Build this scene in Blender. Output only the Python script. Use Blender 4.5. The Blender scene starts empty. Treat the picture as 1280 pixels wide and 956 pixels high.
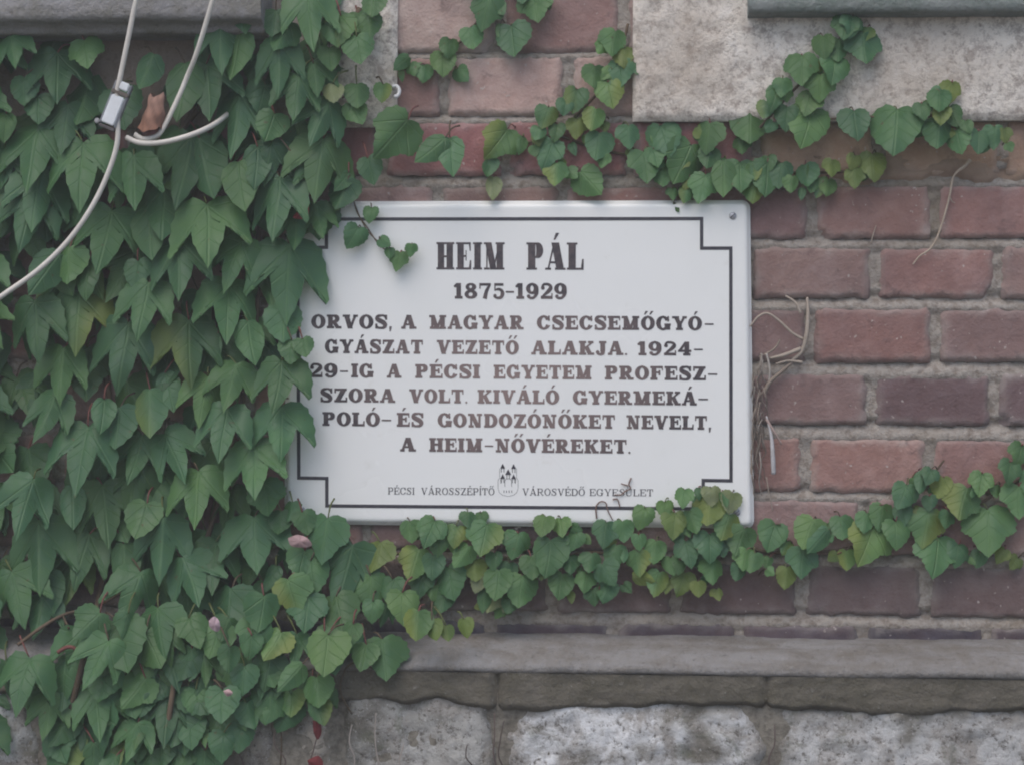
import bpy, bmesh, math, random
from mathutils import Vector, noise as mn
random.seed(7)
R = math.radians
sc = bpy.context.scene
COL = sc.collection

# ------------------------------------------------------------------ camera
FPX, CXP, CYP, DIST = 2600.0, 640.0, 478.0, 2.6      # focal length in photo pixels, photo centre, metres to the wall
YAW, ROLL = math.atan(0.065), 0.005
_t = Vector((0.64, 0.0, 0.478))
CAM = _t + DIST * Vector((math.sin(YAW), -math.cos(YAW), 0))
FW = Vector((-math.sin(YAW), math.cos(YAW), 0))
_r = Vector((math.cos(YAW), math.sin(YAW), 0)); _u = Vector((0, 0, 1))
RT = _r * math.cos(ROLL) + _u * math.sin(ROLL)
UP = _u * math.cos(ROLL) - _r * math.sin(ROLL)
cam = bpy.data.cameras.new('camera'); cam.sensor_width = 36; cam.lens = 36 * FPX / 1280
cam.clip_start = 0.05; cam.clip_end = 500
co = bpy.data.objects.new('camera', cam); COL.objects.link(co)
from mathutils import Matrix
m4 = Matrix((RT, UP, -FW)).transposed().to_4x4(); m4.translation = CAM
co.matrix_world = m4
cam.dof.use_dof = True; cam.dof.focus_distance = 2.53; cam.dof.aperture_fstop = 8
sc.camera = co

# ------------------------------------------------------------------ light
SUN_EL, SUN_AZ = 58.0, 25.0      # a veiled sun high in front of the wall, slightly from the left
w = bpy.data.worlds.new('World'); sc.world = w; w.use_nodes = True
nt = w.node_tree; bg = nt.nodes['Background']
sky = nt.nodes.new('ShaderNodeTexSky'); sky.sky_type = 'NISHITA'; sky.sun_disc = False
sky.sun_elevation = R(SUN_EL); sky.sun_rotation = R(180 + SUN_AZ)
sky.air_density = 1.0; sky.dust_density = 2.0; sky.ozone_density = 1.0
nt.links.new(sky.outputs[0], bg.inputs[0]); bg.inputs[1].default_value = 0.1
sl = bpy.data.lights.new('sun', 'SUN'); sl.energy = 0.95; sl.angle = R(65); sl.color = (1.0, 0.93, 0.82)
so = bpy.data.objects.new('sun', sl); COL.objects.link(so)
_sd = Vector((-math.sin(R(SUN_AZ)) * math.cos(R(SUN_EL)), -math.cos(R(SUN_AZ)) * math.cos(R(SUN_EL)), math.sin(R(SUN_EL))))
so.rotation_euler = (-_sd).to_track_quat('-Z', 'Y').to_euler(); so.location = (0, -6, 6)
vs = sc.view_settings; vs.view_transform = 'Standard'; vs.look = 'None'; vs.gamma = 1; vs.use_curve_mapping = False
vs.exposure = 0.93
sc.cycles.filter_width = 2.0
sc.cycles.max_bounces = 8

# ------------------------------------------------------------------ helpers
def at(px, py, d=0.0):
    """the point at distance d in front of the wall that the photo shows at (px, py)"""
    v = FW + RT * ((px - CXP) / FPX) - UP * ((py - CYP) / FPX)
    return CAM + v * ((-d - CAM.y) / v.y)
def tag(o, label=None, cat=None, group=None, kind=None):
    if label: o['label'] = label
    if cat: o['category'] = cat
    if group: o['group'] = group
    if kind: o['kind'] = kind
    return o
def empty(name, loc):
    o = bpy.data.objects.new(name, None); COL.objects.link(o); o.location = loc; o.empty_display_size = 0.02
    bpy.context.view_layer.update()
    return o
class MB:
    def __init__(s): s.v = []; s.f = []; s.c = []; s.uv = []
    def add(s, verts, faces, col=None, uv=None):
        n = len(s.v); s.v += [tuple(p) for p in verts]; s.f += [tuple(i + n for i in f) for f in faces]
        s.c += (col if isinstance(col, list) else [col or (1, 1, 1)] * len(verts))
        s.uv += (uv or [(0, 0)] * len(verts))
    def tube(s, pts, r, col=None, seg=8, sub=4):
        pts = smooth([Vector(p) for p in pts], sub); n = len(pts)
        rr = r if isinstance(r, (list, tuple)) else [r, r]
        verts = []; faces = []
        for i, p in enumerate(pts):
            t = (pts[min(i + 1, n - 1)] - pts[max(i - 1, 0)]).normalized()
            a = t.cross(Vector((0.13, 0.97, 0.21))).normalized(); b = t.cross(a)
            q = i / (n - 1) * (len(rr) - 1); k = min(int(q), len(rr) - 2); rad = rr[k] + (rr[k + 1] - rr[k]) * (q - k)
            for j in range(seg):
                an = 2 * math.pi * j / seg
                verts.append(p + (a * math.cos(an) + b * math.sin(an)) * rad)
        for i in range(n - 1):
            for j in range(seg):
                faces.append((i * seg + j, i * seg + (j + 1) % seg, (i + 1) * seg + (j + 1) % seg, (i + 1) * seg + j))
        faces.append(tuple(range(seg))[::-1]); faces.append(tuple((n - 1) * seg + j for j in range(seg)))
        s.add(verts, faces, col)
    def box(s, x0, y0, z0, x1, y1, z1, col=None):
        V = [(x, y, z) for x in (x0, x1) for y in (y0, y1) for z in (z0, z1)]
        s.add(V, [(0, 1, 3, 2), (4, 6, 7, 5), (0, 4, 5, 1), (2, 3, 7, 6), (0, 2, 6, 4), (1, 5, 7, 3)], col)
    def build(s, name, mat, parent=None, sm=True):
        me = bpy.data.meshes.new(name); me.from_pydata(s.v, [], s.f)
        a = me.attributes.new('tint', 'FLOAT_COLOR', 'POINT')
        a.data.foreach_set('color', [x for c in s.c for x in (c[0], c[1], c[2], 1)])
        ul = me.uv_layers.new(name='UVMap'); li = [0] * len(me.loops); me.loops.foreach_get('vertex_index', li)
        ul.data.foreach_set('uv', [x for i in li for x in s.uv[i]])
        if sm: me.polygons.foreach_set('use_smooth', [True] * len(me.polygons))
        me.materials.append(mat); me.update()
        o = bpy.data.objects.new(name, me); COL.objects.link(o)
        if parent is not None:
            o.parent = parent; o.matrix_parent_inverse = Matrix.Translation(parent.location).inverted()
        return o
def smooth(P, n):
    if len(P) < 3 or n < 2: 
        return list(P)
    out = []
    for i in range(len(P) - 1):
        a, b, c, d = P[max(i - 1, 0)], P[i], P[i + 1], P[min(i + 2, len(P) - 1)]
        for k in range(n):
            t = k / n
            out.append(0.5 * ((2 * b) + (c - a) * t + (2 * a - 5 * b + 4 * c - d) * t * t + (3 * b - a - 3 * c + d) * t ** 3))
    out.append(P[-1]); return out
def sst(a, b, x):
    t = min(1, max(0, (x - a) / (b - a))); return t * t * (3 - 2 * t)
def fbm(x, y, z=0.0, o=4): return mn.fractal(Vector((x, y, z)), 1.0, 2.0, o)
def poly_sd(px, py, P):
    """signed distance, positive inside"""
    d = 1e9; ins = False; n = len(P)
    for i in range(n):
        x0, y0 = P[i]; x1, y1 = P[(i + 1) % n]
        ex, ey = x1 - x0, y1 - y0; wx, wy = px - x0, py - y0
        t = max(0, min(1, (wx * ex + wy * ey) / (ex * ex + ey * ey + 1e-12)))
        d = min(d, math.hypot(wx - ex * t, wy - ey * t))
        if (y0 > py) != (y1 > py) and px < (x1 - x0) * (py - y0) / (y1 - y0) + x0: ins = not ins
    return d if ins else -d
def grid_faces(nx, nz): return [(j * nx + i, j * nx + i + 1, (j + 1) * nx + i + 1, (j + 1) * nx + i) for j in range(nz - 1) for i in range(nx - 1)]
def sheet(mb, x0, x1, z0, z1, step, fy, col=None):
    nx = max(2, int((x1 - x0) / step) + 1); nz = max(2, int((z1 - z0) / step) + 1)
    V = []; C = []
    for j in range(nz):
        for i in range(nx):
            x = x0 + (x1 - x0) * i / (nx - 1); z = z0 + (z1 - z0) * j / (nz - 1)
            V.append((x, fy(x, z), z)); C.append(col or (1, 1, 1))
    mb.add(V, grid_faces(nx, nz), C)

# ------------------------------------------------------------------ materials
class NT:
    def __init__(s, name):
        s.m = bpy.data.materials.new(name); s.m.use_nodes = True; s.t = s.m.node_tree; s.n = s.t.nodes
        s.b = s.n['Principled BSDF']; s.co = s.n.new('ShaderNodeTexCoord').outputs['Object']
    def link(s, a, b): s.t.links.new(a, b)
    def noise(s, sc_, det=4, rough=0.55, vec=None, dist=0.0):
        n = s.n.new('ShaderNodeTexNoise'); n.inputs['Scale'].default_value = sc_; n.inputs['Detail'].default_value = det
        n.inputs['Roughness'].default_value = rough; n.inputs['Distortion'].default_value = dist
        s.link(vec or s.co, n.inputs['Vector']); return n.outputs['Fac']
    def vor(s, sc_, vec=None):
        n = s.n.new('ShaderNodeTexVoronoi'); n.inputs['Scale'].default_value = sc_; s.link(vec or s.co, n.inputs['Vector']); return n.outputs['Distance']
    def ramp(s, f, stops):
        n = s.n.new('ShaderNodeValToRGB'); e = n.color_ramp.elements
        while len(e) < len(stops): e.new(0.5)
        for k, (p, c) in enumerate(stops):
            e[k].position = p; e[k].color = (c, c, c, 1) if isinstance(c, (int, float)) else (*c, 1)
        s.link(f, n.inputs[0]); return n.outputs[0]
    def mix(s, f, a, b, mode='MIX'):
        n = s.n.new('ShaderNodeMix'); n.data_type = 'RGBA'; n.blend_type = mode
        for k, v in ((0, f), (6, a), (7, b)):
            if hasattr(v, 'links'): s.link(v, n.inputs[k])
            elif k == 0: n.inputs[0].default_value = v
            else: n.inputs[k].default_value = (*v, 1)
        return n.outputs[2]
    def math(s, op, a, b=0.0):
        n = s.n.new('ShaderNodeMath'); n.operation = op
        for k, v in ((0, a), (1, b)):
            if hasattr(v, 'links'): s.link(v, n.inputs[k])
            else: n.inputs[k].default_value = v
        return n.outputs[0]
    def attr(s, nm='tint'):
        n = s.n.new('ShaderNodeAttribute'); n.attribute_name = nm; return n.outputs['Color']
    def out(s, col, rough=0.85, bump=None, bs=0.4, bd=0.003, spec=0.3):
        if hasattr(col, 'links'): s.link(col, s.b.inputs['Base Color'])
        else: s.b.inputs['Base Color'].default_value = (*col, 1)
        if hasattr(rough, 'links'): s.link(rough, s.b.inputs['Roughness'])
        else: s.b.inputs['Roughness'].default_value = rough
        s.b.inputs['Specular IOR Level'].default_value = spec
        if bump is not None:
            n = s.n.new('ShaderNodeBump'); n.inputs['Strength'].default_value = bs; n.inputs['Distance'].default_value = bd
            s.link(bump, n.inputs['Height']); s.link(n.outputs[0], s.b.inputs['Normal'])
        return s.m

def mat_brick():
    k = NT('fired brick'); c = k.attr()
    n1 = k.noise(9, 5, 0.6); n2 = k.noise(70, 4, 0.65); n3 = k.noise(260, 3, 0.6)
    c = k.mix(k.ramp(n1, [(0.40, 0.0), (0.72, 0.5)]), c, (0.15, 0.10, 0.10))
    c = k.mix(k.ramp(k.noise(14, 5, 0.65, dist=0.4), [(0.48, 0.0), (0.72, 0.5)]), c, k.mix(1.0, c, (1.5, 1.7, 1.75), 'MULTIPLY'))
    c = k.mix(k.ramp(n2, [(0.38, 0.0), (0.75, 0.5)]), c, k.mix(1.0, c, (1.3, 1.45, 1.5), 'MULTIPLY'))
    c = k.mix(k.ramp(k.noise(34, 5, 0.7, dist=0.6), [(0.58, 0.0), (0.72, 0.5)]), c, (0.07, 0.05, 0.05))
    c = k.mix(k.ramp(k.noise(150, 2, 0.5), [(0.70, 0.0), (0.76, 0.75)]), c, (0.46, 0.41, 0.38))
    h = k.math('ADD', k.math('MULTIPLY', n2, 0.7), k.math('MULTIPLY', n3, 0.5))
    return k.out(c, 0.9, h, 0.6, 0.004, 0.15)
def mat_mortar():
    k = NT('lime mortar'); n1 = k.noise(7, 5, 0.6); n2 = k.noise(90, 5, 0.7); n3 = k.noise(320, 3, 0.6)
    c = k.mix(n1, (0.27, 0.235, 0.205), (0.41, 0.375, 0.34))
    c = k.mix(k.ramp(n2, [(0.35, 0.8), (0.55, 0.0)]), c, (0.17, 0.135, 0.11))
    c = k.mix(k.ramp(k.noise(5, 4), [(0.5, 0.0), (0.7, 0.5)]), c, (0.19, 0.15, 0.10))
    return k.out(c, 0.95, k.math('ADD', n2, k.math('MULTIPLY', n3, 0.6)), 0.7, 0.005, 0.1)
def mat_apron(brown_left=False):
    k = NT('rough cast stone'); n1 = k.noise(6, 5, 0.6); n2 = k.noise(115, 6, 0.75); n3 = k.noise(250, 4, 0.65); n4 = k.noise(40, 6, 0.78)
    c = k.mix(n1, (0.64, 0.585, 0.52), (0.84, 0.785, 0.72))
    c = k.mix(k.ramp(n2, [(0.34, 0.9), (0.50, 0.0)]), c, (0.25, 0.21, 0.19))
    c = k.mix(k.ramp(n4, [(0.38, 0.75), (0.49, 0.0)]), c, (0.33, 0.28, 0.25))
    c = k.mix(k.ramp(n4, [(0.56, 0.0), (0.68, 0.6)]), c, (0.84, 0.80, 0.76))
    c = k.mix(k.ramp(n3, [(0.58, 0.0), (0.70, 0.7)]), c, (0.85, 0.82, 0.78))
    c = k.mix(k.ramp(k.noise(3.2, 4, 0.6), [(0.52, 0.0), (0.68, 0.6)]), c, (0.42, 0.34, 0.27))
    if brown_left:      # brown mixed in towards the left, fading out short of the right-hand edge
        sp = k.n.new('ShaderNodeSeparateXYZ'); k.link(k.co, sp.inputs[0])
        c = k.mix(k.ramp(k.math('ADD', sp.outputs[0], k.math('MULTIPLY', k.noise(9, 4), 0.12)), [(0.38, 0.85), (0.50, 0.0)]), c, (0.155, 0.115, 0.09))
    return k.out(c, 0.95, k.math('ADD', n2, k.math('MULTIPLY', n4, 0.8)), 0.7, 0.006, 0.1)
def mat_ledge(a, b, st, name):
    k = NT(name); n1 = k.noise(5, 5, 0.6); n2 = k.noise(120, 5, 0.7); n3 = k.noise(24, 5, 0.7)
    c = k.mix(n1, a, b)
    c = k.mix(k.ramp(n3, [(0.42, 0.0), (0.66, 0.75)]), c, st)
    mp = k.n.new('ShaderNodeMapping'); mp.inputs['Scale'].default_value = (2.2, 14, 14); k.link(k.co, mp.inputs[0])
    c = k.mix(k.ramp(k.noise(3, 5, 0.7, mp.outputs[0]), [(0.46, 0.0), (0.68, 0.6)]), c, st)
    c = k.mix(k.ramp(n2, [(0.62, 0.0), (0.72, 0.4)]), c, (0.42, 0.40, 0.38))
    c = k.mix(k.ramp(n2, [(0.3, 0.5), (0.42, 0.0)]), c, (0.07, 0.06, 0.055))
    return k.out(c, 0.9, k.math('ADD', n2, n3), 0.75, 0.006, 0.15)
def mat_rubble():
    k = NT('whitewashed rubble stone'); c0 = k.attr(); n1 = k.noise(22, 8, 0.7, dist=0.5); n2 = k.noise(130, 6, 0.75); n3 = k.noise(330, 4, 0.65); n4 = k.noise(55, 7, 0.75)
    c = k.mix(k.ramp(n1, [(0.40, 0.0), (0.54, 1.0)]), k.mix(n2, (0.22, 0.20, 0.18), (0.50, 0.47, 0.44)), c0)
    c = k.mix(k.ramp(n4, [(0.34, 0.9), (0.46, 0.0)]), c, (0.20, 0.18, 0.16))
    c = k.mix(k.ramp(n2, [(0.36, 0.9), (0.46, 0.0)]), c, (0.13, 0.115, 0.10))
    c = k.mix(k.ramp(n3, [(0.60, 0.0), (0.70, 0.6)]), c, (0.80, 0.80, 0.80))
    c = k.mix(k.ramp(k.noise(19, 6, 0.7, dist=1.2), [(0.57, 0.0), (0.66, 0.5)]), c, (0.19, 0.20, 0.15))
    return k.out(c, 0.95, k.math('ADD', n4, k.math('MULTIPLY', n2, 0.8)), 0.8, 0.007, 0.1)
def mat_enamel():
    k = NT('white enamel'); n1 = k.noise(4, 4, 0.6); n2 = k.noise(38, 5, 0.75)
    c = k.mix(k.ramp(n1, [(0.4, 0.0), (0.75, 0.35)]), (0.78, 0.78, 0.77), (0.68, 0.68, 0.65))
    c = k.mix(k.ramp(n2, [(0.62, 0.0), (0.78, 0.3)]), c, (0.52, 0.49, 0.42))
    return k.out(c, k.ramp(n1, [(0.3, 0.22), (0.7, 0.36)]), k.noise(9, 3), 0.06, 0.004, 0.5)
def mat_paint(name, dark, fade, fades=True):
    # lettering paint: dark where fresh, worn to brown over the middle of the plate
    k = NT(name); n2 = k.noise(130, 4, 0.7)
    c = k.mix(k.ramp(n2, [(0.4, 0.0), (0.7, 0.45)]), dark, fade)
    if fades: c = k.mix(k.math('MULTIPLY', k.attr(), 1.0), c, k.mix(n2, fade, (0.30, 0.22, 0.20)))
    return k.out(c, 0.4, None, spec=0.4)
def mat_leaf():
    k = NT('ivy leaf'); c = k.attr()
    uv = k.n.new('ShaderNodeTexCoord').outputs['UV']; sp = k.n.new('ShaderNodeSeparateXYZ'); k.link(uv, sp.inputs[0])
    ax = k.math('ABSOLUTE', sp.outputs[0]); y = sp.outputs[1]
    def line(dx, dy, y0, wd):          # distance of (|x|, y) to a straight vein leaving the midrib at y0
        l = math.hypot(dx, dy)
        d = k.math('ABSOLUTE', k.math('ADD', k.math('MULTIPLY', ax, dy / l), k.math('MULTIPLY', k.math('SUBTRACT', y, y0), -dx / l)))
        return k.ramp(d, [(0.0, 1.0), (wd, 0.0)])
    v = k.math('MAXIMUM', k.ramp(ax, [(0.0, 1.0), (0.028, 0.0)]), line(0.6, -0.58, -0.02, 0.022))
    v = k.math('MAXIMUM', v, k.math('MULTIPLY', line(0.5, -0.32, -0.36, 0.016), 0.7))
    v = k.math('MAXIMUM', v, k.math('MULTIPLY', line(0.4, -0.3, -0.58, 0.014), 0.6))
    v = k.math('MAXIMUM', v, k.math('MULTIPLY', line(0.6, 0.02, -0.03, 0.016), 0.6))
    n1 = k.noise(45, 4, 0.6); n2 = k.noise(260, 3, 0.6)
    c = k.mix(k.ramp(n1, [(0.3, 0.0), (0.75, 0.4)]), c, k.mix(1.0, c, (1.35, 1.3, 0.75), 'MULTIPLY'))
    c = k.mix(k.ramp(k.noise(120, 2, 0.5), [(0.72, 0.0), (0.76, 0.7)]), c, (0.10, 0.075, 0.03))
    c = k.mix(k.math('MULTIPLY', v, 0.42), c, k.mix(0.5, k.mix(1.0, c, (1.7, 1.6, 1.5), 'MULTIPLY'), (0.17, 0.25, 0.13)))
    k.out(c, k.ramp(n1, [(0.3, 0.42), (0.7, 0.6)]), k.math('SUBTRACT', k.math('MULTIPLY', n1, 0.8), k.math('MULTIPLY', v, 0.7)), 0.5, 0.0025, 0.4)
    tr = k.n.new('ShaderNodeBsdfTranslucent'); k.link(k.mix(1.0, c, (1.2, 1.35, 0.5), 'MULTIPLY'), tr.inputs[0])
    mx = k.n.new('ShaderNodeMixShader'); mx.inputs[0].default_value = 0.28
    k.link(k.b.outputs[0], mx.inputs[1]); k.link(tr.outputs[0], mx.inputs[2]); k.link(mx.outputs[0], k.n['Material Output'].inputs[0])
    return k.m
def mat_plain(name, rough=0.7, spec=0.3, metal=0.0, nz=60, bump=0.3):
    k = NT(name); c = k.attr(); n = k.noise(nz, 4, 0.65)
    c = k.mix(k.ramp(n, [(0.35, 0.0), (0.7, 0.5)]), c, k.mix(1.0, c, (0.6, 0.57, 0.55), 'MULTIPLY'))
    k.b.inputs['Metallic'].default_value = metal
    return k.out(c, rough, n, bump, 0.002, spec)
M_BRICK, M_MORTAR, M_APRON, M_RUBBLE = mat_brick(), mat_mortar(), mat_apron(), mat_rubble()
M_LEDGE = mat_ledge((0.20, 0.19, 0.185), (0.295, 0.285, 0.28), (0.15, 0.13, 0.108), 'weathered ledge stone')
M_BED = mat_ledge((0.125, 0.112, 0.09), (0.175, 0.157, 0.13), (0.09, 0.082, 0.06), 'olive mortar bed')
M_SILL = mat_ledge((0.27, 0.26, 0.265), (0.34, 0.33, 0.335), (0.19, 0.18, 0.15), 'weathered sill stone')
M_SILLG = mat_ledge((0.20, 0.25, 0.225), (0.31, 0.30, 0.30), (0.13, 0.165, 0.14), 'green stained sill')
M_ENAMEL = mat_enamel()
M_LETTER = mat_paint('lettering paint', (0.045, 0.038, 0.045), (0.20, 0.145, 0.14))
M_RULE = mat_paint('border paint', (0.035, 0.033, 0.045), (0.10, 0.09, 0.10), False)
M_LEAF = mat_leaf()
M_STEM = mat_plain('ivy stem', 0.85, 0.2); M_ROOT = mat_plain('dry root', 0.9, 0.15, nz=140)
M_CABLE = mat_plain('cable sheath', 0.5, 0.4, nz=25, bump=0.1)
M_PLASTIC = mat_plain('white plastic', 0.35, 0.5, nz=30, bump=0.05); M_METAL = mat_plain('zinc screw', 0.45, 0.5, 0.7)
M_DRY = mat_plain('dry leaf', 0.8, 0.2, nz=90)

# ------------------------------------------------------------------ ground
def ground():
    mb = MB(); mb.add([(-14, -14, -1.05), (14, -14, -1.05), (14, 14, -1.05), (-14, 14, -1.05)], [(0, 1, 2, 3)])
    k = NT('worn asphalt'); n = k.noise(3, 6, 0.7); n2 = k.noise(160, 3)
    m = k.out(k.mix(n, (0.10, 0.095, 0.085), (0.17, 0.16, 0.15)), 0.95, n2, 0.5, 0.006, 0.1)
    tag(mb.build('ground', m, sm=False), kind='structure')
ground()

# ------------------------------------------------------------------ brick wall
def zz(y): return at(1000, y, 0).z           # the height of a course, read at x = 1000
def xx(x, y=478): return at(x, y, 0).x
def brick(mb, x0, x1, z0, z1, col, seed):
    nx = max(6, int((x1 - x0) / 0.0055)); nz = 14; V = []; C = []
    hw, hh = (x1 - x0) / 2, (z1 - z0) / 2; cx, cz = (x0 + x1) / 2, (z0 + z1) / 2
    rnd = random.Random(seed); tilt = rnd.uniform(-1, 1) * 0.02; proud = rnd.uniform(-0.0015, 0.0025); rc = rnd.uniform(0.002, 0.007)
    chip = [(rnd.choice((-1, 1)) * hw, rnd.choice((-1, 1)) * hh, rnd.uniform(0.003, 0.013)) for _ in range(rnd.choice((0, 0, 1, 1)))]
    ch = rnd.uniform(0, 99)
    for j in range(nz):
        for i in range(nx):
            a = -1 + 2 * i / (nx - 1); b = -1 + 2 * j / (nz - 1)
            a = math.copysign(abs(a) ** 0.8, a); b = math.copysign(abs(b) ** 0.75, b)
            lx, lz = a * hw, b * hh
            wx = 0.0022 * fbm(lx * 55 + ch, lz * 55, seed, 3); wz = 0.0022 * fbm(lx * 55, lz * 55 + ch, seed + 5, 3)
            dx, dz = hw - abs(lx), hh - abs(lz)
            # rounded-rectangle edge distance
            ex, ez = max(0, rc - dx), max(0, rc - dz)
            d = rc - math.hypot(ex, ez) if (ex > 0 and ez > 0) else min(dx, dz)
            for (qx, qz, qr) in chip: d = min(d, math.hypot(lx - qx, lz - qz) - qr)
            d += 0.0028 * fbm(lx * 110 + ch, lz * 80, 3.1, 3)
            h = -0.010 + 0.0115 * sst(-0.003, 0.0038, d) + proud + tilt * lx * 0.3 + 0.0014 * fbm(lx * 30, lz * 30, ch, 4)
            V.append((cx + lx + wx, -h, cz + lz + wz))
            sm_ = (1 - sst(0.0, 0.013, d + 0.006 * fbm(lx * 60 + ch, lz * 60, 8.2, 3))) * (0.30 + 0.5 * max(0, fbm(lx * 20 + ch, lz * 24, 5.5, 3)))
            C.append(tuple(a_ * (1 - sm_) + b_ * sm_ for a_, b_ in zip(col, (0.33, 0.295, 0.265))))
    mb.add(V, grid_faces(nx, nz), C)
RED = [(0.268, 0.152, 0.130), (0.25, 0.137, 0.120), (0.268, 0.170, 0.148), (0.225, 0.133, 0.124), (0.255, 0.162, 0.148)]
PALE = [(0.40, 0.27, 0.235), (0.44, 0.32, 0.28), (0.36, 0.24, 0.21)]
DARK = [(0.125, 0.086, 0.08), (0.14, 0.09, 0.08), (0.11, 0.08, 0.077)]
def brick_wall():
    root = tag(empty('brick_wall', (0.64, 0, -1.05)), 'weathered red brick wall with grey mortar joints around the white plaque', 'wall')
    P = 155.5
    # (top, bottom, a joint centre, palette)
    rows = [(-10, 62, 622, PALE), (70, 142, 553, PALE), (152, 217, 631, RED), (233, 296, 1013, RED), (310, 371, 1092, RED), (386, 450, 1014, RED),
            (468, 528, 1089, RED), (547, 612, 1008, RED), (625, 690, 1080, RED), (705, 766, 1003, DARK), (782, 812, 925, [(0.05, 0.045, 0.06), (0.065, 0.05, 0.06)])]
    y = -18
    for k in range(9): rows.insert(0, (y - 66, y, 622 + (78 if k % 2 == 0 else 0), RED)); y -= 80
    mb = MB(); seed = 1
    for (t, b, jx, pal) in rows:
        k0 = int(math.floor((-950 - jx) / P)); k1 = int(math.ceil((2250 - jx) / P))
        for k in range(k0, k1):
            seed += 1; rnd = random.Random(seed * 13 + 5)
            j0 = jx + k * P + 5 + rnd.uniform(-1.5, 2); j1 = jx + (k + 1) * P - 5.5 + rnd.uniform(-2, 1.5)
            # behind the two window aprons there is no brick to see
            c = rnd.choice(pal); f = rnd.uniform(0.82, 1.15); c = tuple(q * f for q in c)
            if pal is PALE and j0 < 640 and rnd.random() < 0.3: c = (0.27, 0.16, 0.14)
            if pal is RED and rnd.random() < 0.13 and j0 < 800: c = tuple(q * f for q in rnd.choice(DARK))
            if pal is RED and t == 152: c = (0.265, 0.12, 0.115) if j0 < 800 else (0.36, 0.235, 0.165)
            if (t, k) == (468, 1) or (t == 468 and 1090 < j0 < 1110): c = (0.135, 0.085, 0.085)
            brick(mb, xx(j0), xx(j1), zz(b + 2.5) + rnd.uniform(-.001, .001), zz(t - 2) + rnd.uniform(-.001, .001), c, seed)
    mb.build('brickwork', M_BRICK, root)
    mo = MB(); jo = [(zz(rows[i][1] - 2.5), zz(rows[i + 1][0] + 2)) for i in range(len(rows) - 1)]
    def joint(z):
        for a, b in jo:
            if b - 0.002 <= z <= a + 0.002: return 0.0085 - 0.0095 * sst(0.0, 0.75, (a - z) / (a - b))
        return 0.0025
    sheet(mo, xx(-900), xx(2200), zz(815), zz(-760), 0.004, lambda x, z: joint(z) + 0.0022 * fbm(x * 22, z * 40, 2, 4) + 0.002 * fbm(x * 90, z * 90, 7, 2))
    mo.build('mortar', M_MORTAR, root)
    # tan mortar daubed along the bed under the stone block
    td = MB(); sheet(td, xx(835), xx(1560), zz(232), zz(196), 0.005, lambda x, z: 0.006 - 0.0100 * sst(-0.1, 0.7, fbm(x * 22, z * 50, 9, 5) + 0.5 * math.sin((z - zz(232)) / (zz(196) - zz(232)) * math.pi)) - 0.001 * fbm(x * 80, z * 80, 2, 3))
    tk = NT('tan mortar'); tn = tk.noise(60, 5, 0.7); td.build('mortar_patch', tk.out(tk.mix(tn, (0.20, 0.135, 0.10), (0.34, 0.25, 0.185)), 0.95, tn, 0.5, 0.004, 0.1), root)
    co_ = MB(); co_.box(xx(-900), 0.02, -1.05, xx(2200), 0.45, zz(-760)); co_.build('wall_core', M_MORTAR, root, False)
brick_wall()

# ------------------------------------------------------------------ stone aprons and sills of the two windows
def rough_block(mb, x0, x1, z0, z1, front, amp, seed, step=0.006, edge=0.006, back=0.02):
    def fy(x, z):
        d = min(x - x0, x1 - x, z - z0, z1 - z)
        return -(front - edge * (1 - sst(0, edge * 1.2, d + 0.003 * fbm(x * 60, z * 60, seed, 2))) + amp * fbm(x * 45, z * 45, seed, 5) + amp * 0.6 * fbm(x * 12, z * 12, seed + 3, 3))
    sheet(mb, x0, x1, z0, z1, step, fy)
    e = front - edge - amp
    mb.box(x0 + 0.001, -e, z0 + 0.001, x1 - 0.001, back, z1 - 0.001)
mb = MB(); rough_block(mb, xx(789), xx(2150), at(1000, 151, 0.022).z, zz(-330), 0.022, 0.0024, 4)
tag(mb.build('window_apron', M_APRON), 'rough pale stone block under the green stained sill at upper right', 'stone block')
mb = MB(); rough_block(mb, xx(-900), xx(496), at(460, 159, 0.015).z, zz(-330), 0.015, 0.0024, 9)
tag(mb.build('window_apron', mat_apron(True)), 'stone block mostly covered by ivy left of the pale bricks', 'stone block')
def profile(mb, x0, x1, prof, seed, nx=None, amp=0.0015):
    """a stone bar: profile points (out, z) swept along x with worn edges"""
    pts = []
    for i in range(len(prof) - 1):
        (a, b), (c, d) = prof[i], prof[i + 1]; n = max(2, int(math.hypot(c - a, d - b) / 0.006))
        pts += [(a + (c - a) * k / n, b + (d - b) * k / n) for k in range(n)]
    pts.append(prof[-1])
    for _ in range(2): pts = [pts[0]] + [((pts[i - 1][0] + 2 * pts[i][0] + pts[i + 1][0]) / 4, (pts[i - 1][1] + 2 * pts[i][1] + pts[i + 1][1]) / 4) for i in range(1, len(pts) - 1)] + [pts[-1]]
    nx = nx or max(2, int((x1 - x0) / 0.008)); V = []
    for (o, z) in pts:
        for i in range(nx):
            x = x0 + (x1 - x0) * i / (nx - 1); q = amp * fbm(x * 18, o * 40 + z * 40, seed, 4) + amp * fbm(x * 3, z * 3, seed + 2, 2)
            V.append((x, -(o + q), z + q * 0.7))
    n = len(pts); F = grid_faces(nx, n)
    mb.add(V, F)
    for i in (0, nx - 1): mb.add([V[j * nx + i] for j in range(n)], [tuple(range(n))])
zf = at(160, 25, 0.09).z; z2 = at(160, 43, 0.066).z
mb = MB(); profile(mb, xx(-900), at(322, 20, 0.11).x, [(0, zf + 0.105), (0.082, zf + 0.085), (0.09, zf + 0.077), (0.09, zf), (0.066, zf - 0.004), (0.066, z2), (0.0, z2 - 0.001)], 3)
tag(mb.build('window_sill', M_SILL), 'grey weathered window sill above the ivy and the two cables', 'window sill')
zf = at(1100, 15, 0.055).z
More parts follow.
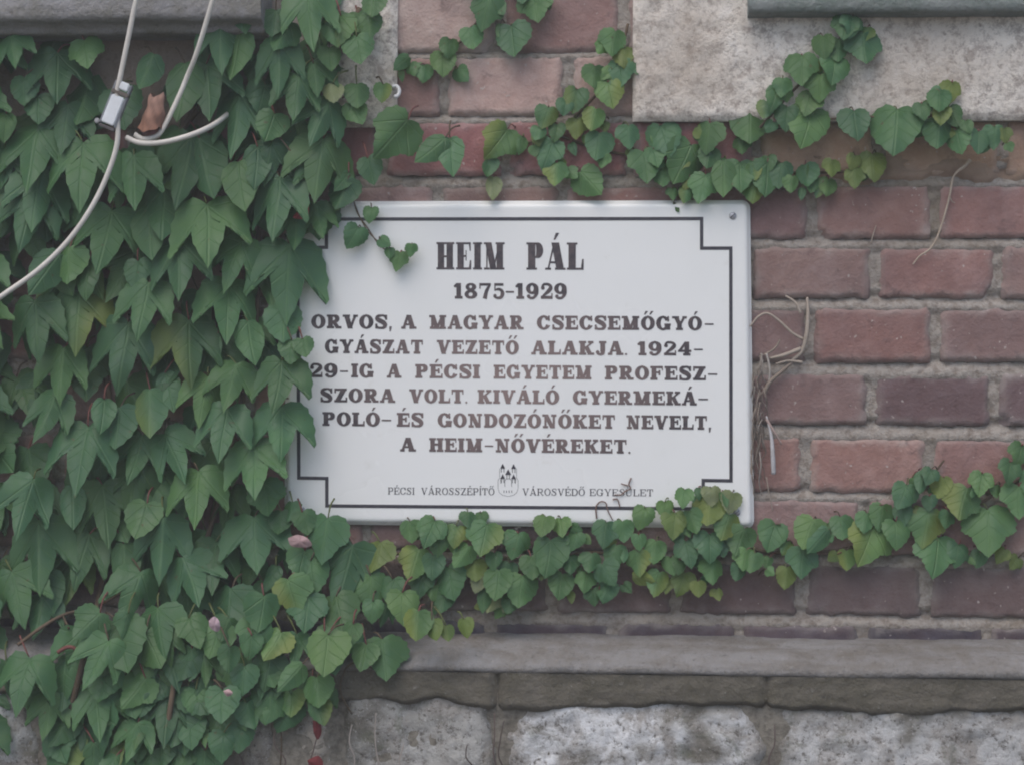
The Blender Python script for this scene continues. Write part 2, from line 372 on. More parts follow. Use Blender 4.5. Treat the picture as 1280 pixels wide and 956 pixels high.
mb = MB(); profile(mb, at(936, 10, 0.06).x, xx(2150), [(0, zf + 0.07), (0.045, zf + 0.055), (0.055, zf + 0.045), (0.055, zf), (0.0, zf - 0.002)], 5)
tag(mb.build('window_sill', M_SILLG), 'dark greenish window sill above the pale stone block', 'window sill')

# ------------------------------------------------------------------ ledge and rubble base
def ledge():
    root = tag(empty('stone_ledge', (0.64, 0, zz(880))), 'long grey sloping stone ledge between the brickwork and the rubble base', 'ledge')
    zm = at(640, 815, 0.066).z; za, zb, zc = at(640, 791, 0.0).z, at(640, 834, 0.085).z, at(640, 866, 0.082).z
    J = [-900, -290, 92, 622, 960, 1420, 1800, 2200]
    JS = [-900, -290, 1420, 2200]
    for i in range(len(JS) - 1):
        mb = MB(); g = 0.0006; o = random.uniform(-0.002, 0.002)
        profile(mb, at(JS[i], 850, 0.08).x + g, at(JS[i + 1], 850, 0.08).x - g, [(-0.02, za + 0.003), (0.0, za), (0.066 + o, zm), (0.080 + o, zb + 0.006), (0.085 + o, zb), (0.084 + o, zb - 0.008), (0.05, zb - 0.010), (-0.02, zb - 0.010)], 20 + i, None, 0.0028)
        mb.build('ledge_block', M_LEDGE, root)
    # the coarse mortar bed under the slabs, sagging over the stones
    mb = MB(); x0, x1 = xx(-900), xx(2200); zl = zb - 0.007
    def low(x): return zc - 0.004 - 0.010 + 0.010 * fbm(x * 5, 1.3, 2, 3) + 0.005 * fbm(x * 22, 4.3, 2, 3)
    nx = int((x1 - x0) / 0.006); nz = 16; V = []
    for j in range(nz):
        for i in range(nx):
            x = x0 + (x1 - x0) * i / (nx - 1); f = j / (nz - 1); z = zl + (low(x) - zl) * f
            jd = min(abs(x - at(q, 850, 0.08).x) for q in J)
            y = 0.0805 - 0.011 * (1 - sst(0.0, 0.006, jd + 0.002 * fbm(x * 50, z * 50, 1, 2))) + 0.003 * fbm(x * 20, z * 30, 6, 4) + 0.0015 * fbm(x * 90, z * 90, 6, 3) - 0.010 * sst(0.80, 1.0, f) ** 2
            V.append((x, -y, z))
    mb.add(V, grid_faces(nx, nz)); mb.build('mortar_bed', M_BED, root)
ledge()
def rubble():
    root = tag(empty('rubble_base', (0.64, 0, -1.05)), 'rubble stone wall base with flaking whitewash below the ledge', 'wall')
    D0 = 0.068
    mo = MB(); zt = at(640, 864, 0.06).z
    sheet(mo, xx(-900), xx(2200), -1.05, zt, 0.012, lambda x, z: -(D0 + 0.006 * fbm(x * 14, z * 18, 3, 4) ))
    mo.box(xx(-900), -0.03, -1.05, xx(2200), 0.3, zt - 0.002)
    mk = NT('dirty base mortar'); n1 = mk.noise(8, 5); n2 = mk.noise(110, 5, 0.7)
    mm = mk.out(mk.mix(mk.ramp(n2, [(0.35, 0.7), (0.6, 0.0)]), mk.mix(n1, (0.20, 0.18, 0.15), (0.30, 0.275, 0.235)), (0.085, 0.075, 0.06)), 0.95, n2, 0.7, 0.006, 0.1)
    mo.build('mortar', mm, root)
    W, G_, B_ = (0.76, 0.76, 0.77), (0.44, 0.43, 0.41), (0.50, 0.45, 0.39)
    S = [([(633, 882), (660, 873), (720, 875), (805, 877), (880, 882), (940, 892), (958, 915), (960, 985), (950, 1046), (640, 1048), (630, 960)], W),
         ([(967, 900), (1010, 893), (1060, 890), (1180, 890), (1290, 893), (1400, 892), (1404, 1040), (1200, 1048), (970, 1044)], (0.56, 0.555, 0.55)),
         ([(428, 878), (470, 873), (585, 875), (622, 882), (626, 950), (624, 1040), (520, 1048), (426, 1040)], G_),
         ([(292, 905), (345, 892), (352, 960), (348, 1040), (290, 1040)], B_), ([(356, 902), (415, 885), (424, 940), (422, 1040), (354, 1040)], B_),
         ([(-140, 872), (10, 868), (34, 880), (42, 905), (56, 930), (54, 1000), (-20, 1044), (-140, 1040)], (0.70, 0.70, 0.70)),
         ([(62, 905), (160, 890), (286, 900), (286, 1040), (180, 1046), (60, 1040)], G_),
         ([(1410, 894), (1600, 890), (1706, 895), (1700, 1040), (1410, 1046)], W), ([(1712, 893), (2000, 895), (1995, 1040), (1714, 1045)], G_),
         ([(-400, 882), (-148, 876), (-148, 1040), (-398, 1044)], W), ([(-700, 885), (-408, 880), (-406, 1044), (-698, 1040)], G_)]
    for j in range(6):
        y0 = 1062 + j * 160; x = -850 + (j % 2) * 90
        while x < 2100:
            wd = random.uniform(160, 330); S.append(([(x, y0 + random.uniform(0, 15)), (x + wd / 2, y0 - 6), (x + wd - 16, y0 + random.uniform(0, 15)), (x + wd - 10, y0 + 75), (x + wd - 20, y0 + 138), (x + wd / 2, y0 + 145), (x + 6, y0 + 136), (x - 4, y0 + 70)], random.choice((W, G_, B_)))); x += wd
    for n, (poly, c) in enumerate(S):
        pw = [(lambda p: (p.x, p.z))(at(px, py - (15 if py < 960 else 0), D0)) for px, py in poly]
        x0, x1 = min(p[0] for p in pw) - 0.006, max(p[0] for p in pw) + 0.006; z0, z1 = min(p[1] for p in pw) - 0.006, max(p[1] for p in pw) + 0.006
        step = 0.006 if n < 7 else 0.014
        def fy(x, z):
            d = poly_sd(x + 0.010 * fbm(x * 20, z * 20, n, 4), z + 0.010 * fbm(x * 20, z * 20, n + 9, 4), pw)
            return -(D0 - 0.016 + 0.020 * sst(-0.008, 0.014, d) + 0.004 * sst(0, 0.05, d) + 0.009 * fbm(x * 14, z * 14, n, 5) + 0.004 * fbm(x * 70, z * 70, n, 3))
        mb = MB(); sheet(mb, x0, x1, z0, min(z1, zt + 0.012), step, fy, c)
        for q, (vx, vy, vz) in enumerate(mb.v):      # mortar smeared over the edges, limewash worn in patches
            f = sst(-0.004, 0.030, poly_sd(vx, vz, pw) + 0.022 * fbm(vx * 26, vz * 26, n + 4, 4)) * sst(-0.55, -0.05, fbm(vx * 11, vz * 14, n * 3.1, 4))
            mb.c[q] = tuple(a * (1 - f) + b * f for a, b in zip((0.20, 0.185, 0.155), c))
        mb.build('stone', M_RUBBLE, root)
rubble()

# ------------------------------------------------------------------ lettering
class Glyph:
    def __init__(s): s.ops = []
    def poly(s, P, add=True): s.ops.append((add, P)); return s
    def rect(s, x0, y0, x1, y1, add=True): return s.poly([(x0, y0), (x1, y0), (x1, y1), (x0, y1)], add)
    def diag(s, x0, y0, x1, y1, t): return s.poly([(x0 - t / 2, y0), (x0 + t / 2, y0), (x1 + t / 2, y1), (x1 - t / 2, y1)])
    def ell(s, cx, cy, rx, ry, add=True): return s.poly([(cx + rx * math.cos(a * math.pi / 24), cy + ry * math.sin(a * math.pi / 24)) for a in range(48)], add)
    def ring(s, cx, cy, rx, ry, sx, sy): return s.ell(cx, cy, rx, ry).ell(cx, cy, rx - sx, ry - sy, False)
    def dee(s, x0, y0, x1, y1, add=True):
        r = (y1 - y0) / 2; k = min(r, (x1 - x0) * 0.75)
        P = [(x0, y0), (x1 - k, y0)] + [(x1 - k + k * math.sin(a * math.pi / 16), y0 + r - r * math.cos(a * math.pi / 16)) for a in range(17)] + [(x0, y1)]
        return s.poly(P, add)
    def stroke(s, pts, ws):
        n = 6; P = smooth([Vector((p[0], p[1], 0)) for p in pts], n); m = len(P)
        Wd = [ws[min(i // n, len(ws) - 2)] * (1 - (i % n) / n) + ws[min(i // n + 1, len(ws) - 1)] * ((i % n) / n) for i in range(m - 1)] + [ws[-1]]
        L = []; Rr = []
        for i, p in enumerate(P):
            t = (P[min(i + 1, m - 1)] - P[max(i - 1, 0)]).normalized(); q = Vector((-t.y, t.x, 0)) * Wd[i] / 2
            L.append(p + q); Rr.append(p - q)
        for i in range(m - 1): s.poly([(v.x, v.y) for v in (L[i], L[i + 1], Rr[i + 1], Rr[i])])
        return s
def glyph(ch, s, t, so):
    """one slab serif capital in units of the cap height: s stem, t thin stroke, so serif overhang -> (width, Glyph)"""
    acc = {'Á': 'A', 'É': 'E', 'Ó': 'O', 'Ő': 'O', 'Í': 'I', 'Ü': 'U'}; base = acc.get(ch, ch)
    g = Glyph(); h = s / 2; w = 1.0
    def ser(x, y, hw): g.rect(x - hw, 0 if y == 0 else 1 - t, x + hw, t if y == 0 else 1)
    def stem(x, top=True, bot=True):
        g.rect(x - h, 0, x + h, 1)
        if top: ser(x, 1, h + so)
        if bot: ser(x, 0, h + so)
    e = so + h
    if base == 'H': w = 1.12; stem(e); stem(w - e); g.rect(e, 0.44, w - e, 0.44 + t)
    elif base == 'I': w = 2 * e; stem(e)
    elif base in 'EF':
        w = 0.95; stem(e); g.rect(e, 1 - t, w - 0.03, 1); g.poly([(w - 0.16, 1), (w - 0.03, 1), (w - 0.03, 0.68), (w - 0.10, 0.68)])
        g.rect(e, 0.46, 0.66, 0.46 + t); g.rect(0.60, 0.33, 0.60 + t * 0.8, 0.70)
        if base == 'E': g.rect(e, 0, w, t); g.poly([(w - 0.16, 0), (w, 0), (w, 0.34), (w - 0.08, 0.34)])
    elif base == 'L': w = 0.92; stem(e); g.rect(e, 0, w, t); g.poly([(w - 0.16, 0), (w, 0), (w, 0.40), (w - 0.08, 0.40)])
    elif base == 'T':
        w = 1.0; g.rect(0.5 - h, 0, 0.5 + h, 1); ser(0.5, 0, e); g.rect(0.03, 1 - t, 0.97, 1)
        g.poly([(0.03, 1), (0.17, 1), (0.11, 0.64), (0.03, 0.64)]); g.poly([(0.83, 1), (0.97, 1), (0.97, 0.64), (0.89, 0.64)])
    elif base in 'PR':
        w = 0.96 if base == 'P' else 1.06; stem(e); g.dee(e, 0.42, 0.92, 1); g.dee(e + h, 0.42 + t, 0.92 - s * 0.95, 1 - t, False); g.rect(e - h, 0, e + h, 1)
        if base == 'R': g.diag(w - e * 0.85, 0, 0.52, 0.46, s * 0.95); ser(w - e * 0.8, 0, e * 0.8)
    elif base == 'D': w = 1.05; stem(e, False, False); g.dee(0.02, 0, w, 1); g.dee(e + h, t, w - s, 1 - t, False); g.rect(e - h - so, 0.0 + t, e - h, 1 - t, False)
    elif base == 'K':
        w = 1.1; stem(e); g.diag(e, 0.34, 0.88, 1 - t, t * 1.2); ser(0.85, 1, 0.2); g.diag(w - e, 0, 0.5, 0.62, s); ser(w - e * 0.9, 0, e * 0.9)
    elif base == 'N': w = 1.12; g.rect(0.16, 0, 0.16 + t, 1); ser(0.16 + t / 2, 0, 0.2); g.rect(w - 0.16 - t, 0, w - 0.16, 1); ser(w - 0.16 - t / 2, 1, 0.2); g.diag(w - 0.16 - h, 0, 0.08 + h, 1, s * 1.05); g.rect(0, 1 - t, 0.2, 1)
    elif base == 'M':
        w = 1.34; g.rect(0.15, 0, 0.15 + t * 1.1, 1); ser(0.15 + t / 2, 0, 0.18); g.rect(w - 0.14 - s, 0, w - 0.14, 1); ser(w - 0.14 - h, 0, e); ser(w - 0.12 - h, 1, e); g.rect(0, 1 - t, 0.3, 1)
        g.diag(0.60, 0, 0.08 + h, 1, s); g.diag(0.60, 0, w - 0.14 - h, 1, t * 1.3)
    elif base == 'A':
        w = 1.12; g.diag(0.16, 0, 0.5, 1, t * 1.2); g.diag(w - e, 0, 0.55, 1, s * 1.05); g.rect(0.25, 0.24, 0.75, 0.24 + t * 0.9); ser(0.16, 0, 0.16); ser(w - e, 0, e)
    elif base == 'V': w = 1.1; g.diag(0.55, 0, e, 1, s * 1.05); g.diag(0.55, 0, w - 0.17, 1, t * 1.2); ser(e, 1, e); ser(w - 0.17, 1, 0.17)
    elif base == 'Y': w = 1.1; g.rect(0.55 - h, 0, 0.55 + h, 0.48); ser(0.55, 0, e); g.diag(0.55, 0.42, e, 1, s); g.diag(0.62, 0.42, w - 0.17, 1, t * 1.2); ser(e, 1, e); ser(w - 0.17, 1, 0.17)
    elif base == 'Z':
        w = 0.98; g.rect(0.04, 1 - t, 0.94, 1); g.rect(0.03, 0, 0.97, t); g.diag(0.05 + h, 0, 0.93 - h, 1, s * 1.15); g.rect(0.04, 0.66, 0.04 + t * 0.7, 1); g.rect(0.97 - t * 0.7, 0, 0.97, 0.36)
    elif base == 'O': w = 1.04; g.ring(0.52, 0.5, 0.52, 0.52, s, t)
    elif base == 'U': w = 1.08; stem(e, True, False); g.rect(e - h - 0.05, 0, e + h + .05, 0.3, False); g.stroke([(e, 0.32), (e + 0.06, 0.1), (0.55, 0.03), (0.8, 0.12), (0.86, 0.4), (0.86, 1)], [s, s * 0.8, t, t, t, t]); ser(0.86, 1, 0.16)
    elif base in 'CG':
        w = 1.02 if base == 'C' else 1.10; g.ring(0.52, 0.5, 0.52, 0.52, s, t); g.rect(0.62, 0.36, 1.2, 0.66, False); g.rect(0.80, 0.3, 1.2, 0.7, False)
        g.rect(0.84, 0.62, 0.96, 1.0)
        if base == 'G': g.rect(0.78, 0.02, 0.78 + s * 0.8, 0.46); g.rect(0.62, 0.46 - t, w, 0.46)
        else: g.poly([(0.80, 0.3), (0.96, 0.3), (0.9, 0.14), (0.72, 0.05)])
    elif base == 'S':
        w = 0.92; k = s / 0.3
        g.stroke([(0.80, 0.76), (0.68, 0.93), (0.46, 0.955), (0.22, 0.88), (0.19, 0.70), (0.40, 0.565), (0.60, 0.46), (0.75, 0.29), (0.68, 0.11), (0.46, 0.045), (0.24, 0.08), (0.10, 0.26)], [t * .7, t, t, 0.2 * k, 0.28 * k, 0.3 * k, 0.3 * k, 0.28 * k, 0.2 * k, t, t, t * .7])
        g.rect(0.75, 0.64, 0.75 + t * 0.9, 1.0); g.rect(0.04, 0, 0.04 + t * 0.9, 0.36)
    elif base == 'J': w = 0.80; g.rect(0.52 - h, 0.25, 0.52 + h, 1); ser(0.52, 1, e); g.stroke([(0.52, 0.32), (0.50, 0.12), (0.32, 0.045), (0.12, 0.12)], [s, s * .8, t, t]); g.ell(0.16, 0.2, 0.13, 0.13)
    elif base == '1': w = 0.72; g.rect(0.38 - h, 0, 0.38 + h, 1); ser(0.38, 0, e + 0.03); g.poly([(0.38 - h, 1), (0.38 - h, 0.72), (0.02, 0.74), (0.02, 0.84)])
    elif base == '2':
        w = 0.96; g.stroke([(0.13, 0.70), (0.24, 0.90), (0.48, 0.955), (0.74, 0.86), (0.78, 0.68), (0.60, 0.48), (0.36, 0.30), (0.14, 0.12)], [.15, t, t, 0.2, 0.3, 0.26, 0.18, 0.12]); g.ell(0.2, 0.70, 0.14, 0.13); g.rect(0.05, 0, 0.92, 0.19); g.rect(0.84, 0, 0.93, 0.36)
    elif base == '4': w = 1.0; g.rect(0.48, 0, 0.48 + s, 1); ser(0.48 + h, 0, e); g.diag(0.10, 0.28, 0.62, 1, t * 1.4); g.rect(0.03, 0.24, 0.98, 0.24 + t)
    elif base == '5':
        w = 0.92; g.rect(0.18, 0.83, 0.84, 1); g.rect(0.15, 0.5, 0.24, 1); g.stroke([(0.2, 0.54), (0.45, 0.62), (0.70, 0.52), (0.76, 0.32), (0.66, 0.11), (0.42, 0.045), (0.16, 0.12)], [.08, t, 0.22, 0.3, 0.22, t, .12]); g.ell(0.2, 0.18, 0.13, 0.12)
    elif base == '7': w = 0.94; g.rect(0.05, 0.83, 0.92, 1); g.rect(0.05, 0.64, 0.15, 1); g.stroke([(0.86, 0.90), (0.60, 0.5), (0.46, 0.0)], [.14, .25, .32])
    elif base == '8': w = 0.98; g.ell(0.49, 0.75, 0.40, 0.26).ell(0.49, 0.28, 0.48, 0.29); g.ell(0.47, 0.77, 0.40 - s * .85, 0.26 - t, False); g.ell(0.47, 0.28, 0.48 - s * .95, 0.29 - t, False)
    elif base == '9':
        w = 0.98; g.stroke([(0.80, 0.62), (0.78, 0.34), (0.62, 0.11), (0.38, 0.045), (0.16, 0.12)], [.3, .28, .18, t, .12]); g.ell(0.2, 0.17, 0.13, 0.12); g.ell(0.47, 0.66, 0.47, 0.36); g.ell(0.45, 0.66, 0.47 - s, 0.36 - t, False)
    elif base == '-': w = 0.62; g.rect(0, 0.40, 0.62, 0.50)
    elif base == '.': w = 0.3; g.ell(0.1, 0.07, 0.08, 0.08)
    elif base == ',': w = 0.3; g.poly([(0.04, 0.16), (0.24, 0.18), (0.14, -0.2), (0.06, -0.2)])
    cx = w / 2
    def acute(x): g.poly([(x - 0.10, 1.10), (x - 0.01, 1.10), (x + 0.22, 1.36), (x + 0.02, 1.36)])
    if ch in 'ÁÉÓÍ': acute(cx)
    if ch == 'Ő': acute(cx - 0.2); acute(cx + 0.2)
    if ch == 'Ü': g.ell(cx - 0.2, 1.2, 0.09, 0.09).ell(cx + 0.2, 1.2, 0.09, 0.09)
    return w, g
def spans(g, y):
    cur = []
    for add, P in g.ops:
        xs = []
        for i in range(len(P)):
            (x0, y0), (x1, y1) = P[i], P[(i + 1) % len(P)]
            if (y0 > y) != (y1 > y): xs.append(x0 + (x1 - x0) * (y - y0) / (y1 - y0))
        xs.sort(); iv = [(xs[i], xs[i + 1]) for i in range(0, len(xs) - 1, 2) if xs[i + 1] - xs[i] > 1e-4]
        if add:
            out = []
            for a, b in sorted(cur + iv):
                if out and a <= out[-1][1]: out[-1] = (out[-1][0], max(b, out[-1][1]))
                else: out.append((a, b))
            cur = out
        else:
            for a, b in iv:
                nxt = []
                for c, d in cur:
                    if b <= c or a >= d: nxt.append((c, d)); continue
                    if c < a: nxt.append((c, a))
                    if b < d: nxt.append((b, d))
                cur = nxt
    return cur
SIGN_D = 0.0165
LET_D = SIGN_D + 0.0004
def word(mb, txt, x0, x1, base, cap, rows, s=0.345, t=0.165, so=0.09, gap=0.09, lean=0.0, wear=True):
    G = [glyph(c, s, t, so) for c in txt]
    tot = sum(w for w, _ in G) + gap * (len(G) - 1); k = (x1 - x0) / tot; x = 0.0
    for w, g in G:
        for r in range(int(-0.25 * rows), int(1.42 * rows)):
            y0, y1 = r / rows, (r + 1) / rows
            for a, b in spans(g, (y0 + y1) / 2):
                q = []; cs = []
                for (gx, gy) in ((a, y0), (b, y0), (b, y1), (a, y1)):
                    px = x0 + (x + gx) * k; py = base(px) - gy * cap
                    q.append(at(px, py, LET_D)); f = max(0, 1 - math.hypot((px - 640) / 210, (py - 480) / 120)) ** 0.6 if wear else 0
                    cs.append((f, f, f))
                mb.add(q, [(0, 1, 2, 3)], cs)
        x += w + gap
def line(yl, yr): return lambda px: yl + (yr - yl) * (px - 390) / 490
def plaque():
    root = tag(empty('memorial_plaque', at(648, 455, 0)), 'white enamel memorial plaque with black Hungarian lettering screwed to the brick wall', 'plaque')
    # plate: rounded corners, gently pillowed towards the rim
    C = [at(356.5, 251.5, SIGN_D), at(938, 250, SIGN_D), at(943, 660.5, SIGN_D), at(354.5, 655, SIGN_D)]
    nx, nz = 90, 64; V = []
    def bil(u, v): return (C[0] * (1 - u) + C[1] * u) * (1 - v) + (C[3] * (1 - u) + C[2] * u) * v
    Wd, Hd = (C[1] - C[0]).length, (C[0] - C[3]).length; rc = 0.010
    ts = lambda n: [0.5 - 0.5 * math.cos(math.pi * i / (n - 1)) for i in range(n)]
    for v in ts(nz):
        for u in ts(nx):
            x, z = u * Wd, v * Hd
            cx, cz = min(max(x, rc), Wd - rc), min(max(z, rc), Hd - rc)
            ex, ez = x - cx, z - cz; m_, l2 = max(abs(ex), abs(ez)), math.hypot(ex, ez)
            if m_ > 0 and ex != 0 and ez != 0: ex, ez = ex * m_ / l2, ez * m_ / l2
            d = min(rc, 1e9) - math.hypot(ex, ez) if (ex or ez) else rc
            p = bil((cx + ex) / Wd, (cz + ez) / Hd)
            p.y += 0.0075 * (1 - sst(-0.0005, 0.008, d)) ** 1.5
            V.append(p)
    rim = list(range(nx)) + [j * nx + nx - 1 for j in range(1, nz)] + [(nz - 1) * nx + i for i in range(nx - 2, -1, -1)] + [j * nx for j in range(nz - 2, 0, -1)]
    F = [f[::-1] for f in grid_faces(nx, nz)]
    n0 = len(V); V += [Vector((V[i].x, -0.004, V[i].z)) for i in rim]; m = len(rim)
    F += [(rim[i], rim[(i + 1) % m], n0 + (i + 1) % m, n0 + i) for i in range(m)]
    mb = MB(); mb.add(V, F); mb.build('plate', M_ENAMEL, root)
    # notched border rule, mitred as one strip
    L = [(408, 274.2), (877, 273.6), (877, 310.5), (913.5, 310.5), (913.8, 600.5), (879, 600), (879, 635.5), (408.5, 631.8), (408.5, 597.5), (373.5, 597), (372, 310), (408, 309.5)]
    hwv, n = 2.1, len(L); O, I = [], []
    for i in range(n):
        a, b, c = Vector(L[i - 1]), Vector(L[i]), Vector(L[(i + 1) % n])
        n1 = Vector((-(b - a).y, (b - a).x)).normalized(); n2 = Vector((-(c - b).y, (c - b).x)).normalized()
        k = (n1 + n2) / (1 + n1.dot(n2)); O.append(b + k * hwv); I.append(b - k * hwv)
    mb = MB(); mb.add([at(p.x, p.y, LET_D) for p in O + I], [(i, (i + 1) % n, n + (i + 1) % n, n + i) for i in range(n)]); mb.build('border', M_RULE, root, False)
    # lettering
    T = MB()
    b0 = lambda p: 337.3 + (p - 640) * 0.003
    word(T, 'HEIM', 545.5, 631.5, b0, 34, 68, 0.40, 0.075, 0.085, 0.11, wear=False); word(T, 'PÁL', 658, 729.5, b0, 34, 68, 0.40, 0.075, 0.09, 0.07, wear=False)
    tt = T.build('title_lettering', M_LETTER, root, False)
    T = MB()
    rowz = [(line(373, 374.5), 19.5, [('1875-1929', 567, 709)]),
            (line(410.6, 413), 17.3, [('ORVOS,', 389, 491), ('A', 501.5, 520.5), ('MAGYAR', 536.5, 654.5), ('CSECSEMŐGYÓ', 671, 877.5), ('-', 881, 892)]),
            (line(441.4, 444.7), 17.3, [('GYÁSZAT', 406, 529), ('VEZETŐ', 546, 648.5), ('ALAKJA.', 664, 786), ('1924', 796.5, 864.5), ('-', 867.5, 878.5)]),
            (line(471.4, 475.3), 17.3, [('29', 386.5, 422.5), ('-', 425, 435), ('IG', 439, 467), ('A', 483.5, 501.8), ('PÉCSI', 519, 600), ('EGYETEM', 617, 740), ('PROFESZ', 756, 882.5), ('-', 885, 896.5)]),
            (line(502.3, 506.6), 17.3, [('SZORA', 400, 494), ('VOLT.', 511.5, 586), ('KIVÁLÓ', 597, 699), ('GYERMEKÁ', 716, 871), ('-', 873, 885)]),
            (line(531.8, 536.8), 17.3, [('POLÓ', 403, 475), ('-', 477, 489), ('ÉS', 496, 529.5), ('GONDOZÓNŐKET', 547, 769), ('NEVELT,', 783, 890)]),
            (line(562.8, 567.5), 17.3, [('A', 500, 520), ('HEIM', 536.5, 603.5), ('-', 606, 616.5), ('NŐVÉREKET.', 619, 790)])]
    for b, cap, ws in rowz:
        for (tx, x0, x1) in ws: word(T, tx, x0, x1, b, cap, 36)
    T.build('text_lettering', M_LETTER, root, False)
    T = MB(); bf = line(616.8, 620.2)
    for (tx, x0, x1) in (('PÉCSI', 485, 518), ('VÁROSSZÉPÍTŐ', 526.5, 618), ('VÁROSVÉDŐ', 653, 731), ('EGYESÜLET', 737, 816.5)): word(T, tx, x0, x1, bf, 8.6, 26, 0.17, 0.075, 0.09, 0.13, wear=False)
    T.build('footer_lettering', M_RULE, root, False)
    # small castle emblem: shield outline and five spired towers
    E = MB()
    def ln(pts, wd=0.5):
        for (x0, y0), (x1, y1) in zip(pts, pts[1:]):
            dx, dy = x1 - x0, y1 - y0; l = math.hypot(dx, dy); ox, oy = -dy / l * wd / 2, dx / l * wd / 2
            E.add([at(x0 + ox, y0 + oy, LET_D), at(x1 + ox, y1 + oy, LET_D), at(x1 - ox, y1 - oy, LET_D), at(x0 - ox, y0 - oy, LET_D)], [(0, 1, 2, 3)])
    def spire(x, y, h=6, wd=6): E.add([at(x, y, LET_D + .0002), at(x + wd / 2, y + h, LET_D + .0002), at(x - wd / 2, y + h, LET_D + .0002)], [(0, 1, 2)]); ln([(x - 1.6, y + h), (x - 1.6, y + h + 5)], .7); ln([(x + 1.6, y + h), (x + 1.6, y + h + 5)], .7)
    for x, y in ((628.3, 579), (642, 579.5), (628.3, 592), (642, 592.3)): spire(x, y)
    spire(635.2, 586, 7, 7.5)
    ln([(624.5, 585), (624.5, 597), (622.5, 600), (622.5, 610), (624, 615), (628, 618.5), (635, 620), (642, 618.5), (646, 615), (647.6, 610), (647.6, 600), (645.6, 597), (645.6, 585)], .4)
    ln([(631, 608), (631, 600), (633, 598), (637.5, 598), (639.5, 600), (639.5, 608)], .5); ln([(626, 604), (626, 598)], .5); ln([(644.3, 604), (644.3, 598)], .5)
    for i in range(4): ln([(630 + i * 3.2, 612.5), (630 + i * 3.2, 615.5)], .8)
    E.build('castle_emblem', M_RULE, root, False)
    for (px, py) in ((916, 270), (378, 271.5), (377, 637), (921, 640)):
        sb = MB(); p = at(px, py, SIGN_D); V = []; ring_ = [(0.0045, 0.0), (0.0044, 0.0014), (0.0032, 0.0022), (0.0008, 0.0024)]
        for rr, hh in ring_:
            for j in range(16): V.append((p.x + rr * math.cos(j * math.pi / 8), p.y - hh, p.z + rr * math.sin(j * math.pi / 8)))
        F = [(i * 16 + j, i * 16 + (j + 1) % 16, (i + 1) * 16 + (j + 1) % 16, (i + 1) * 16 + j) for i in range(3) for j in range(16)] + [tuple(48 + j for j in range(16))]
        sb.add(V, F, (0.42, 0.42, 0.45)); a = 0.7
        o = sb.build('screw', M_METAL, root)
        sl_ = MB(); dx, dz = 0.0036 * math.cos(a), 0.0036 * math.sin(a); ex, ez = -0.0005 * math.sin(a), 0.0005 * math.cos(a)
        sl_.add([(p.x + sx * dx + sy * ex, p.y - 0.0026, p.z + sx * dz + sy * ez) for sx, sy in ((-1, -1), (1, -1), (1, 1), (-1, 1))], [(0, 1, 2, 3)], (0.05, 0.05, 0.05))
        so_ = sl_.build('screw_slot', M_METAL, None, False); so_.parent = o; so_.matrix_parent_inverse = o.matrix_world.inverted()
plaque()

